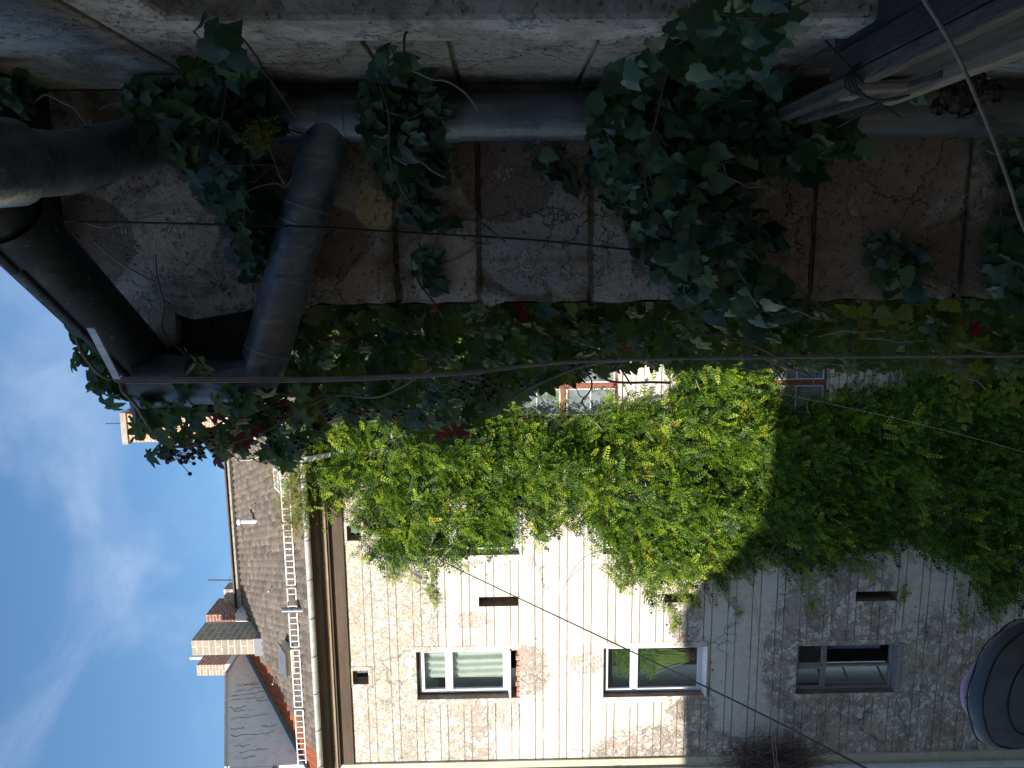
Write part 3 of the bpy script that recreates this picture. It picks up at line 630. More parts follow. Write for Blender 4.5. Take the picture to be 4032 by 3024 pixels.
# ------------------------------------------------------------------ house behind the camera that shades the yard
bh = empty('shading_house', (-8, -4, 0), 'plain plastered house closing the near side of the courtyard', 'house')
YB = -1.3
def shade(px, py):            # where the ray grazing this facade point passes the plane of the rear house
    q = fac(px, py); k = (q.y-YB)/sd.y; return q - sd*k
S = [shade(2697, 3400), shade(2690, 3024), shade(2682, 2420), shade(2780, 2250), shade(2990, 2010), shade(3040, 1900), shade(3080, 1500), shade(3090, 900)]
prof = [(S[0].x-14, YB, S[0].z), *[(q.x, YB, q.z) for q in S], (7, YB, S[-1].z), (7, YB, 0), (S[0].x-14, YB, 0)]
MB().extrude(prof, (0,-.5,0), (0,0,0)).build('wall', MAT['plainwall'], bh)

# ------------------------------------------------------------------ near house corner
Y1 = 1.75
XI = oy(1900, 345, Y1).x               # inner corner
XO = oy(2600, 1188, Y1).x              # outer corner
nh = empty('corner_house', (0, 0, ZC), 'near house corner with dark flaking plaster, zinc pipes and ivy', 'house')
Z0, Z1 = 4.0, ZC+.955; ZB = oy(1030, 1000, Y1).z
grz = [oy(px, 1000, Y1).z for px in (1560, 1885, 2325, 2760, 3200, 3790)]
def course_wall(axis, grs, z0, z1):    # stacked courses with real joints, 9 mm deep
    m = MB(); zz = sorted([z for z in grs if z0 < z < z1]); lo = z0
    for z in zz+[None]:
        hi = z1 if z is None else z-.004
        yield lo, hi
        if z is not None: lo = z+.004
m = MB()
m.box((XO+.010, Y1+.010, Z0), (XI+.3, Y1+6, ZB-.001))
tp = [oy(*q, Y1) for q in ((1030,340),(-260,340),(-260,790),(0,1045),(320,1340),(560,1400),(640,1378),(690,1350),(692,1300),(690,1232),(730,1250),(770,1258),(900,1236),(1030,1212))]
tp = [Vector((min(q.x, XI-.002), Y1-.001, q.z)) for q in tp]; tp[0].z = tp[-1].z = ZB
m.extrude(tp, (0,0,0), (0,.35,0))
for lo, hi in course_wall(0, grz, Z0, ZB):
    nxs = 26; nzs = max(2, int((hi-lo)/.03))
    V = []; 
    for j in range(nzs+1):
        for i in range(nxs+1):
            x = XO+(XI-.0005-XO)*i/nxs; z = lo+(hi-lo)*j/nzs
            
            ed = 1 if j in (0, nzs) else 0; cp = random.random() < .16
            V.append((x+(random.uniform(-.004,.006) if i == 0 else 0), Y1+random.uniform(-.0012,.0012)+(.003 if i == 0 else 0)+ed*(.002+(.006 if cp else 0)), z+(ed*(1 if j == 0 else -1)*(random.uniform(0,.003)+(.004 if cp else 0)))))
    m.add(V, [(j*(nxs+1)+i, j*(nxs+1)+i+1, (j+1)*(nxs+1)+i+1, (j+1)*(nxs+1)+i) for j in range(nzs) for i in range(nxs)], True)
    m.add([(XO,Y1+.0,hi),(XI-.001,Y1+.0,hi),(XI-.001,Y1+.0095,hi),(XO,Y1+.0095,hi)], [(0,1,2,3)]); m.add([(XO,Y1,lo),(XI-.001,Y1,lo),(XI-.001,Y1+.0095,lo),(XO,Y1+.0095,lo)], [(3,2,1,0)])
    m.add([(XO,Y1+.003,lo),(XO,Y1+5.9,lo),(XO,Y1+5.9,hi),(XO,Y1+.003,hi)], [(0,1,2,3)])
m.build('wall', MAT['near'], nh, recalc=False)
# side wall running towards the camera, with a moulded window opening
OY1 = ox(1500, 22, XI).y; OY0 = OY1-1.15; OZ1 = ox(660, 22, XI).z; OZ0 = ZC-.62
m = MB(); YEND = YB-.003
m.box((XI+.012, OY1+.02, Z0), (XI+.4, Y1+.35, Z1)); m.box((XI+.012, YEND, Z0), (XI+.4, OY0-.02, Z1)); m.box((XI+.012, OY0-.02, OZ1+.0), (XI+.4, OY1+.02, Z1)); m.box((XI+.012, OY0-.02, Z0), (XI+.4, OY1+.02, OZ0))
g2 = [ox(790, 325, XI).z]+[ox(px, 230, XI).z for px in (1470, 1785, 2325, 2760, 3200)]
MY1 = ox(1500, 112, XI).y               # outer edge of the moulding
for lo, hi in course_wall(0, g2, Z0, Z1):
    m.box((XI, MY1+.0005, lo), (XI+.0125, Y1-.0015, hi))
for lo, hi in course_wall(0, [ox(790, 325, XI).z], OZ1+.115, Z1): m.box((XI, OY0, lo), (XI+.0125, MY1-.004, hi))
m.build('side_wall', MAT['near2'], nh, bevel=.004)
wv = MB(); wv.box((XI-.022, OY1-.0, OZ0-.0), (XI+.2, MY1-.004, OZ1+.105)); wv.box((XI-.022, OY0-.1, OZ1), (XI+.2, OY1-.0005, OZ1+.105))
wo_ = wv.build('window', MAT['stone'], nh, bevel=.01)
m = MB(); m.box((XI+.15, OY0, OZ0), (XI+.19, OY1-.001, OZ0+.06)); m.box((XI+.15, OY1-.06, OZ0+.06), (XI+.19, OY1-.001, OZ1-.001)); m.box((XI+.15, OY0, OZ0+.06), (XI+.19, OY0+.05, OZ1-.001)); m.box((XI+.15, OY0+.05, OZ1-.05), (XI+.19, OY1-.06, OZ1-.001)); m.build('frame', MAT['darkmetal'], wo_)
MB().box((XI+.165, OY0+.05, OZ0+.06), (XI+.172, OY1-.06, OZ1-.05)).build('pane', MAT['glass'], wo_)
MB().box((XI+.401, OY0-1, OZ0-1), (XI+2.4, OY1+1, OZ1+1)).build('room', MAT['room'], wo_)
# eave: diagonal gutter and dark soffit
ZGN = ZC+.79; GR = .060
e_out0 = oz(500, 1480, ZGN); e_out1 = oz(-260, 740, ZGN)
gd = (e_out1-e_out0).normalized(); gs = gd.cross(Vector((0,0,1))).normalized()
if gs.x < 0: gs = -gs                  # towards the house
c0 = e_out0+gs*GR; c1 = e_out1+gs*GR+gd*.6; c0 = c0-gd*.10
m = MB(); half_round(m, c0, c1, GR, .003, 14)
ng = m.build('gutter', MAT['zincdark'], nh)  # darkened zinc copy: shade on the gutter's underside put into its colour
jb = c0+gd*((oz(60, 1060, ZGN)-c0).dot(gd)); m = MB(); half_round(m, jb, jb+gd*.07, GR+.006, .003, 14, False, False); m.build('gutter_joint', MAT['zincdark'], ng)
# soffit boards
zs_ = ZC+.945; nb_ = 9
bw_ = .16
for i in range(nb_):
    a_ = gs*(GR+.22+i*bw_); m = MB(); cA = c0+gd*.10+a_; cB = c1+a_; cA.z = cB.z = zs_+.02+.003*i; cA = cA - gd*(.0 if i else 0)
    m.beam(cA, cB, bw_-.006, .022)
    m.build('soffit_board', MAT['soffit'], nh)
m = MB(); q0 = c0+gs*.40+gd*.1; q1 = c1+gs*.40; q2 = c1+gs*2.4; q3 = c0+gs*2.4+gd*.1; V = [(*q0.xy, zs_+.07), (*q1.xy, zs_+.07), (*q2.xy, zs_+.75), (*q3.xy, zs_+.75)]
V += [(x, y, z+.06) for x, y, z in V]; m.add(V, [(0,3,2,1),(4,5,6,7),(0,1,5,4),(1,2,6,5),(2,3,7,6),(3,0,4,7)]); m.build('roof', MAT['tile'], nh)
# dark boxed eave along the far side of the corner, and the gutter return at its end
zb_ = oy(985, 1300, Y1+.05).z
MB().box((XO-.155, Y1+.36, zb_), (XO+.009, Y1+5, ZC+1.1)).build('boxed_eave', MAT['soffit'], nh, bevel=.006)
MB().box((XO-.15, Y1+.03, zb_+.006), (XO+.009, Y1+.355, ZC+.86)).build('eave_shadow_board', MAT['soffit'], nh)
r0_ = oz(540, 1425, ZGN+.005); r1_ = oz(590, 1655, ZGN+.005); m = MB(); half_round(m, r0_, r1_, .052, .003, 14); m.build('gutter_return', MAT['zinc'], nh)
# roof over the side wall back to the rear house
m = MB(); m.box((XI-.14, YB+.002, zs_+.055), (XI+3, .55, zs_+.13)); m.build('eaves_board', MAT['soffit'], nh)
# bracket strap across the gutter
sa = oy(358, 1290, 1.36); sb = oy(462, 1490, 1.45); MB().beam(sa, sb, .014, .004, (0,1,0)).build('gutter_strap', MAT['gutter'], ng)
# downpipes
PR = .050; YP = Y1-PR-.022
def pth(L_): return [oy(x, y, Y) for x, y, Y in L_]
def smooth(pts, n=6):
    pts = [Vector(p) for p in pts]; out = []
    for i in range(len(pts)-1):
        p0 = pts[max(i-1,0)]; p1 = pts[i]; p2 = pts[i+1]; p3 = pts[min(i+2, len(pts)-1)]
        for k in range(n):
            t = k/n; out.append(.5*((2*p1)+(p2-p0)*t+(2*p0-5*p1+4*p2-p3)*t*t+(3*p1-p0-3*p2+p3)*t**3))
    return out+[pts[-1]]
vx = oy(2000, 458, YP).x
vtop = Vector((vx, YP, oy(1000, 470, YP).z))
m = MB().tube([vtop, Vector((vx, YP, 4))], PR, 20); 
dp = m.build('downpipe', MAT['zinc'], nh)
for px in (1270, 1720, 2960): z = oy(px, 458, YP).z; m = MB().tube([Vector((vx, YP, z)), Vector((vx, YP, z-.05))], PR+.003, 24); m.build('pipe_collar', MAT['zinc'], dp)
# swan neck coming down from overhead
sw = smooth([oy(-420, 660, 1.02), oy(0, 640, 1.10), oy(260, 640, 1.28), oy(460, 590, 1.45), oy(700, 530, 1.58), vtop+Vector((-.002,-.0,.02)), vtop+Vector((0,0,-.06))], 7)
swp = MB().tube(sw, PR-.001, 24).build('swan_neck_pipe', MAT['zinc'], nh)
MB().tube(sw[0:9], .060, 24).build('pipe_collar', MAT['zinc'], swp); MB().tube(sw[17:19], PR+.002, 24).build('pipe_collar', MAT['zinc'], swp)
# offset pipe from the gutter outlet across the wall
el = oy(1018, 1508, YP-.02); out0 = oy(520, 1502, YP-.02); out0.z = ZGN-.05
dg1 = oy(1312, 452, YP); d_ = (dg1-el).normalized()
op = MB().tube([out0, out0.lerp(el, .55), el+Vector((0,0,.062)), el+d_*.012, el+d_*.055, dg1], [PR*.98]*6, 24).build('offset_pipe', MAT['zinc'], nh)
for u, e in ((.125, .002), (.40, .0012), (.60, .002), (.665, .002)):
    p = el.lerp(dg1, u); m = MB().tube([p-d_*.005, p, p+d_*.005], [PR-.0015, PR-.001+e, PR-.0015], 24, False); m.build('pipe_seam', MAT['zinclight'], op)
m = MB().tube([out0+Vector((0,0,.03)), out0+Vector((0,0,-.08))], [.060,.054], 24); m.build('gutter_outlet', MAT['zinc'], op)
# ------------------------------------------------------------------ timber box under the near window
tb = empty('wooden_window_box', oy(3500, 260, 1.1), 'weathered grey timber window box tied with wire on the near side wall', 'window box')
bz = ZC-.575; bx = oy(3002, 470, 1.64).x-.004
def yb_(px, py): return ox(px, py, bx)
r0 = oy(3000, 466, 1.66); zt_ = r0.z
MB().box((bx-.012, .35, zt_-.022), (bx+.012, 1.655, zt_)).build('rail', MAT['wood'], tb, bevel=.003)
MB().box((bx-.004, .35, zt_-.10), (bx+.012, 1.58, zt_-.026)).build('front_board', MAT['wooddark'], tb, bevel=.003)
MB().beam((bx-.010, 1.68, zt_-.035), (bx-.008, 1.18, zt_-.112), .012, .022).build('lower_slat', MAT['wood'], tb, bevel=.003)
MB().box((bx-.020, .35, zt_-.125), (bx+.05, 1.36, zt_-.104)).build('bottom_board', MAT['woodwarm'], tb, bevel=.003)
for k in range(2): MB().box((bx+.0135+k*.042, .35, zt_-.018-k*.004), (bx+.0535+k*.042, 1.33, zt_+.0-k*.004)).build('lid_board', MAT['wooddark'], tb, bevel=.002)
p = yb_(3250, 330); MB().obox(Vector((bx-.006, 1.33, zt_-.036)), (.008,0,0), (0,.02,0), (0,0,.012)).build('wood_block', MAT['woodwarm'], tb, bevel=.002)
p = yb_(3480, 300); yk = p.y; MB().obox(Vector((bx-.018, yk, zt_-.035)), (.007,0,.003), (0,.016,0), (0,.008,.034)).build('wood_wedge', MAT['woodwarm'], tb, bevel=.004)
m = MB()
for k in range(4):
    u = (k-1.5)*.010; m.tube(smooth([(bx-.03,yk+u,zt_-.075),(bx-.034,yk+u*.3+.005,zt_-.03),(bx-.014,yk-u,zt_+.010),(bx+.014,yk-u*.7,zt_+.006),(bx+.02,yk+.01,zt_-.02)], 4), .0016, 5)
m.tube(smooth([(bx-.02,yk+.02,zt_-.01),(bx-.03,yk+.05,zt_-.06),(bx-.05,yk+.06,zt_-.10)], 4), .0014, 5)
m.build('tie_wire', MAT['cable'], tb)
# rope across the corner
o = MB().tube(smooth([oy(3560,-120,.76), oy(3640,0,.78), oy(3770,220,.82), oy(3900,520,.87), oy(3980,740,.9), oy(4060,960,.93), oy(4400,1700,1.05)], 8), .0021, 8).build('rope', MAT['rope'])
tag(rebase(o, oy(3770,220,.82)), 'thin grey rope running slantwise in front of the timber box', 'rope')
# dried flower heads by the box
df = empty('dried_flowers', oy(3780, 390, 1.18), 'shrivelled brown flower heads beside the timber box', 'dried flowers')
for (px, py, Y, r_) in ((3790,400,1.2,.022),(3740,370,1.24,.016),(3830,330,1.19,.018),(3700,420,1.27,.014),(3900,370,1.17,.016)):
    c_ = oy(px, py, Y); V = []; F = []
    for k in range(150):
        d = Vector(RNG.normal(size=3)).normalized(); p = c_+d*r_*random.uniform(.6, 1.05); t1 = d.orthogonal().normalized(); t2 = d.cross(t1); a_ = random.random()*6; s_ = r_*.22
        b_ = len(V); u_ = t1*math.cos(a_)+t2*math.sin(a_); v_ = d.cross(u_)
        V += [p-u_*s_-v_*s_, p+u_*s_-v_*s_+d*s_*.5, p+u_*s_+v_*s_, p-u_*s_+v_*s_+d*s_*.5]; F.append((b_, b_+1, b_+2, b_+3))
    MB().add(V, F).build('flower_head', MAT['dried'], df, recalc=False)

# ------------------------------------------------------------------ cables
def cable(name, pts, r, mat, label, n=6, sm=6):
    o = MB().tube(smooth(pts, sm), r, n).build(name, MAT[mat]); return tag(rebase(o, pts[len(pts)//2]), label, 'cable')
cable('wall_cable', [oy(-60,880,1.69), oy(400,875,1.70), oy(900,885,1.66), oy(1250,895,1.62), oy(1650,918,1.715), oy(2100,945,1.74), oy(2500,985,1.74), oy(2800,1010,1.72)], .0022, 'cable', 'thin black cable running down the near corner wall across the zinc pipe')
cable('overhead_cable', [oy(1740,2210,YF-.35), oy(2000,2335,12.6), oy(2560,2600,9.0), oy(3000,2812,7.0), oy(3390,3015,5.8), oy(4200,3440,4.4)], .0105, 'cable', 'black cable slung from the facade vine down to the left')
cable('twin_wire', [oy(2900,2130,14.9), oy(2960,2300,13.5), oy(3030,2700,12.2), oy(3062,3010,11.4), oy(3120,3500,10.4)], .005, 'greycable', 'pair of thin pale wires hanging in front of the shaded facade')
o2 = MB().tube(smooth([oy(2893,2130,14.9), oy(2950,2300,13.5), oy(3020,2700,12.2), oy(3050,3010,11.4), oy(3108,3500,10.4)], 6), .005, 5).build('wire_strand', MAT['greycable'], bpy.data.objects['twin_wire']); o2.location = -bpy.data.objects['twin_wire'].location
cable('courtyard_wire', [oy(2700,1470,14.5), oy(3350,1608,9), oy(3700,1690,7), oy(4032,1780,5.8), oy(4300,1860,5)], .0018, 'greycable', 'hair-thin wire crossing the dark lower foliage')
m = MB()
for k, (dx, dr) in enumerate(((0, .0027), (9, .0022), (-8, .0019))):
    m.tube(smooth([oy(452+k*4,1488+dx*.3,1.50), oy(500,1496+dx,1.50), oy(900,1494+dx,1.54), oy(1300,1492+dx*.8,1.60), oy(1800,1470+dx*.6,1.66), oy(2150,1432+dx*.4,1.72), oy(2500,1415+dx*.3,1.75), oy(3200,1406+dx*.3,1.8), oy(4100,1400+dx*.3,1.85), oy(4800,1396,1.9)], 8), dr, 7)
o = m.build('hanging_cables', MAT['greycable']); tag(rebase(o, oy(1300,1492,1.66)), 'bundle of grey brown cables hanging straight down from the gutter end', 'cables')

# ------------------------------------------------------------------ leaf scattering
def norm(a): return a/np.maximum(np.linalg.norm(a, axis=1, keepdims=True), 1e-9)
def scatter(tv, tf, P, Tdir, Ndir, S, tint):
    P, Tdir, Ndir, S = map(np.asarray, (P, Tdir, Ndir, S)); t = norm(Tdir); n = norm(Ndir - t*np.sum(Ndir*t, 1, keepdims=True)); b = np.cross(t, n)
    tv = np.asarray(tv); k = len(tv)
    V = P[:, None, :] + S[:, None, None]*(tv[None, :, 0:1]*b[:, None, :] + tv[None, :, 1:2]*t[:, None, :] + tv[None, :, 2:3]*n[:, None, :])
    F = (np.asarray(tf)[None, :, :] + (np.arange(len(P))*k)[:, None, None]).reshape(-1, np.asarray(tf).shape[1])
    return V.reshape(-1, 3), F, np.repeat(np.asarray(tint), k)
def pinnate(nl=5, ll=.30, lw=.105):           # unit-long compound leaf, leaflets as folded quads
    V = []; F = []
    def leaflet(bx_, by_, ang, L_, W_, dz):
        d = np.array([math.sin(ang), math.cos(ang)]); q = np.array([d[1], -d[0]]); b = len(V); o_ = np.array([bx_, by_])
        for (u, v, z) in ((0,0,0), (.45,.5,.05), (1,0,-.06), (.45,-.5,.05)):
            xy = o_+d*u*L_+q*v*W_; V.append((xy[0], xy[1], z*L_+dz))
        F.append((b, b+1, b+2)); F.append((b, b+2, b+3))
    for i in range(nl):
        y = .18+.72*i/(nl-1) if nl > 1 else .5; dz = -.12*y*y
        for s in (-1, 1): leaflet(0, y, s*rad(62-6*i), ll*(1-.04*i), lw, dz)
    leaflet(0, .93, 0, ll, lw, -.12); return V, F
def ivy_leaf():                               # five-lobed leaf, folded along the midrib
    out = [(0,0), (.18,-.09), (.38,-.02), (.50,.16), (.43,.30), (.44,.47), (.29,.55), (.17,.75), (0,1.0)]
    V = [(0,0,0), (0,.30,-.015), (0,.62,-.02), (0,1.02,-.11)]; F = []
    R_ = []
    for (x, y) in out[1:-1]: R_.append(len(V)); V.append((x, y, .07*x+(-.10*abs(x)*x*4 if x > .4 else 0)-.05*y))
    L_ = []
    for (x, y) in out[1:-1]: L_.append(len(V)); V.append((-x, y, .07*x+(-.10*abs(x)*x*4 if x > .4 else 0)-.05*y))
    for side in (R_, L_):
        s = side; tri = [(0,s[0],s[1]),(0,s[1],1),(1,s[1],s[2]),(1,s[2],s[3]),(1,s[3],s[5]),(s[3],s[4],s[5]),(1,s[5],2),(2,s[5],s[6]),(2,s[6],3)]
        F += tri if side is R_ else [(a, c, b) for a, b, c in tri]
    return V, F
def palmate():                                # Virginia creeper: five toothed leaflets
    V = []; F = []
    for ang, L_ in ((0, .72), (.85, .66), (-.85, .66), (1.75, .45), (-1.75, .45)):
        d = (math.sin(ang), math.cos(ang)); q = (d[1], -d[0]); b = len(V)
        prof = [(0,0), (.2,.10), (.32,.19), (.42,.19), (.55,.25), (.66,.20), (.78,.17), (1,0)]
        rib = [(0,0), (.4,0), (.7,0), (1,0)]
        V += [(d[0]*u*L_, d[1]*u*L_, -.16*u*u*L_) for u, _ in rib]
        for s in (1, -1):
            V += [(d[0]*u*L_+q[0]*v*s*L_, d[1]*u*L_+q[1]*v*s*L_, .10*v-.16*u*u*L_) for u, v in prof[1:-1]]
        for s, o_ in ((0, b+4), (1, b+10)):
            tri = [(b, o_, o_+1), (b, o_+1, b+1), (b+1, o_+1, o_+2), (b+1, o_+2, o_+3), (b+1, o_+3, b+2), (b+2, o_+3, o_+4), (b+2, o_+4, o_+5), (b+2, o_+5, b+3)]
            F += tri if s == 0 else [(a, c, b_) for a, b_, c in tri]
    return V, F
def inpoly(px, py, poly):
    r = np.zeros(len(px), bool); n = len(poly); j = n-1
    for i in range(n):
        xi, yi = poly[i]; xj, yj = poly[j]
        c = ((yi > py) != (yj > py)) & (px < (xj-xi)*(py-yi)/((yj-yi) or 1e-9)+xi); r ^= c; j = i
    return r
def polydist(px, py, poly):
    d = np.full(len(px), 1e9); n = len(poly)
    for i in range(n):
        a = np.array(poly[i]); b = np.array(poly[(i+1)%n]); ab = b-a; t = np.clip(((px-a[0])*ab[0]+(py-a[1])*ab[1])/(ab@ab+1e-9), 0, 1)
        d = np.minimum(d, np.hypot(px-a[0]-t*ab[0], py-a[1]-t*ab[1]))
    return d
def rays_np(px, py):
    f, r_, u_ = (np.array(v) for v in (fwd, RT, UP))
    return f[None]+r_[None]*((H0-py-1512)/FPX)[:, None]+u_[None]*((2016-px)/FPX)[:, None]
def oy_np(px, py, Y):
    d = rays_np(px, py); return np.array(CAM)[None]+d*(Y/d[:, 1])[:, None]

# ------------------------------------------------------------------ wisteria on the far facade
wis = empty('wisteria', (fac(2600,1700).x, YF-.2, 0), 'big green wisteria climbing the middle of the sunlit facade', 'climbing plant')
WP = [(1215,1150),(1190,1700),(1150,1800),(1140,1920),(1190,2030),(1235,2060),(1290,1995),(1375,2005),(1405,2090),(1420,2190),(1490,2235),(1640,2225),(1770,2235),(1830,2190),(2000,2175),(2080,2130),(2200,2065),(2290,2105),(2355,2130),(2375,2215),(2450,2290),(2600,2355),(2700,2325),(2850,2285),(2960,2245),(3050,2225),(3230,2255),(3350,2205),(3420,2185),(3560,2165),(3660,2205),(3760,2230),(3790,2310),(3850,2375),(4150,2420),(4150,1150)]
HOLES = [[(1995,1330),(2440,1330),(2600,1440),(2640,1500),(2600,1565),(2450,1590),(2330,1620),(2240,1650),(2120,1655),(2005,1640)], [(3030,1380),(3540,1430),(3520,1520),(3290,1545),(3180,1585),(3060,1590),(3010,1500)]]
nc = 4000
px = RNG.uniform(1130, 4150, nc*2); py = RNG.uniform(1150, 2430, nc*2); ok = inpoly(px, py, WP)
for h in HOLES: ok &= ~(inpoly(px, py, h) & (RNG.random(len(px)) < .95))
# thin spots where windows show
for (a_, b_, c_, d_, k_) in ((1742,1784,1960,2095,.97),(2005,2055,1985,2190,.97),(1650,1745,2080,2172,.85),(1790,2000,2150,2190,.9),(1800,2040,2165,2195,.8)): ok &= ~((px > a_) & (px < b_) & (py > c_) & (py < d_) & (RNG.random(len(px)) < k_))
px, py = px[ok], py[ok]; dist = polydist(px, py, WP)
for h in HOLES: dist = np.minimum(dist, polydist(px, py, h))
bul = np.clip(.5+.34*np.sin(px*.021+2*np.sin(py*.017))*np.sin(py*.024+1.3*np.sin(px*.013))+.30*np.sin(px*.009-py*.012+1)*np.sin(py*.008+px*.004), 0, 1)
depth = .06+np.minimum(dist/170, 1)*(.16+.62*bul**1.3)
cpos = oy_np(px, py, YF-depth); keep = (cpos[:, 2] > 1.0) & (cpos[:, 2] < ZR); cpos, depth, dist = cpos[keep], depth[keep], dist[keep]
over = cpos[:, 2] > ZGC-.05; cpos[over, 1] = YF-.66+ (cpos[over, 2]-ZGC)/SL*.75
tv, tf = pinnate()
LP, LT, LN, LS, LI = [], [], [], [], []
for i in range(len(cpos)):
    k = 5 if dist[i] > 60 else 3
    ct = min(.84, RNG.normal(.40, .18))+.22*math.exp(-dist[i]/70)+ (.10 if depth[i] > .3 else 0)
    ca = RNG.normal(size=3)*.35
    for q in range(k):
        LP.append(cpos[i]+RNG.normal(size=3)*[.10, .06, .11])
        LT.append(np.array([RNG.normal()*.75, -.45+RNG.normal()*.3, -.55+RNG.normal()*.35])+ca)
        LN.append(np.array([RNG.normal()*.75, -.7+RNG.normal()*.45, .6+RNG.normal()*.6])); LS.append(RNG.uniform(.18, .30)); LI.append(np.clip(ct+RNG.normal()*.08, 0, .97))
# extra leaves close to the wall, shade inside the vine put into dark tints
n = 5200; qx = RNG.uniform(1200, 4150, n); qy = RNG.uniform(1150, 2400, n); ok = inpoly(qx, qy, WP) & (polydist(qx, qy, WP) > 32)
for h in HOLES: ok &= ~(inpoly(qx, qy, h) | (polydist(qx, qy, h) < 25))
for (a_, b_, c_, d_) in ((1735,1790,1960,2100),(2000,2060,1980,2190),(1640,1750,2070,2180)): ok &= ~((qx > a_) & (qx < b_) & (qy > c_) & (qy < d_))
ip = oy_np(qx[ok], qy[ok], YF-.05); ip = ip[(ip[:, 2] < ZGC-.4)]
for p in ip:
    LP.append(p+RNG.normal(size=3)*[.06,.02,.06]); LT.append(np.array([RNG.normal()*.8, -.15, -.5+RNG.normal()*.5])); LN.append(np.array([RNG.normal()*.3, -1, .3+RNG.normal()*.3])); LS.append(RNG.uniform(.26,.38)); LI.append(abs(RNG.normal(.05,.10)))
STR = [[(1560,2225),(1620,2265),(1680,2320),(1700,2360),(1720,2370)], [(2540,2350),(2620,2395),(2650,2440),(2640,2460)], [(2810,2290),(2860,2350),(2890,2400),(2895,2410)], [(3140,2260),(3170,2330),(3190,2390)], [(2660,2330),(2700,2370),(2735,2360)], [(3760,2320),(3775,2420),(3780,2470)], [(1700,2220),(1690,2300),(1695,2340)], [(1500,2240),(1530,2260),(1560,2275)], [(3330,2215),(3390,2240),(3440,2260)], [(3880,2380),(3900,2410),(3905,2440)], [(2380,2230),(2420,2290),(2440,2300)],[(3540,2310),(3548,2330),(3530,2345)]]
stm = MB()
for s in STR:
    pts = smooth([fac(*q)+Vector((0,-.06-.05*random.random(),0)) for q in s], 6); stm.tube(pts, .006, 5)
    for p in pts:
        for q in range(3 if random.random() < .75 else 1):
            LP.append(np.array(p)+RNG.normal(size=3)*.02); LT.append(np.array([RNG.normal()*.9, -.3, RNG.normal()*.5-.4])); LN.append(np.array([0,-.8,.6])+RNG.normal(size=3)*.3); LS.append(RNG.uniform(.09,.16)); LI.append(np.clip(RNG.normal(.68,.14), 0, 1))
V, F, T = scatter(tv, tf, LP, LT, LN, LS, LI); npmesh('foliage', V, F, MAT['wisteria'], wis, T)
# stems seen between the leaves
for k in range(46):
    x = random.uniform(1350, 3900); y = random.uniform(1600, 2250); a_ = random.uniform(0, 6.28); pts = []
    for q in range(6):
        pts.append(oy(x, y, YF-.12-.3*random.random())); a_ += random.uniform(-.7, .7); x += 38*math.cos(a_); y += 38*math.sin(a_)
    stm.tube(smooth(pts, 5), random.uniform(.004, .011), 5)
for (x, y) in ((1900,1700),(2300,1760),(2700,1820)): stm.tube(smooth([fac(4000, y+80)+Vector((0,-.05,0)), fac(3300, y+60)+Vector((.1,-.06,0)), fac(2700, y+20)+Vector((-.1,-.05,0)), fac(x, y)+Vector((0,-.06,0))], 8), [.03]*24+[.02], 7)
stm.build('stem', MAT['stem'], wis)
# dry yellow growth over the snow guard
n = 800; px = RNG.uniform(1085, 1215, n); py = RNG.uniform(1640, 2120, n); ok = (px > 1085+np.abs(py-1830)*.22+RNG.normal(size=n)*14)
P = np.array([list(roofpt(a_, b_, random.uniform(.03, .28))) for a_, b_ in zip(px[ok], py[ok])]); m_ = len(P)
V, F, T = scatter(tv, tf, P, RNG.normal(size=(m_,3))+[0,-.5,-.4], RNG.normal(size=(m_,3))*.4+[0,-.7,.7], RNG.uniform(.09,.17,m_), np.clip(RNG.normal(.42,.3,m_),0,1)); npmesh('autumn_foliage', V, F, MAT['autumn'], wis, T)

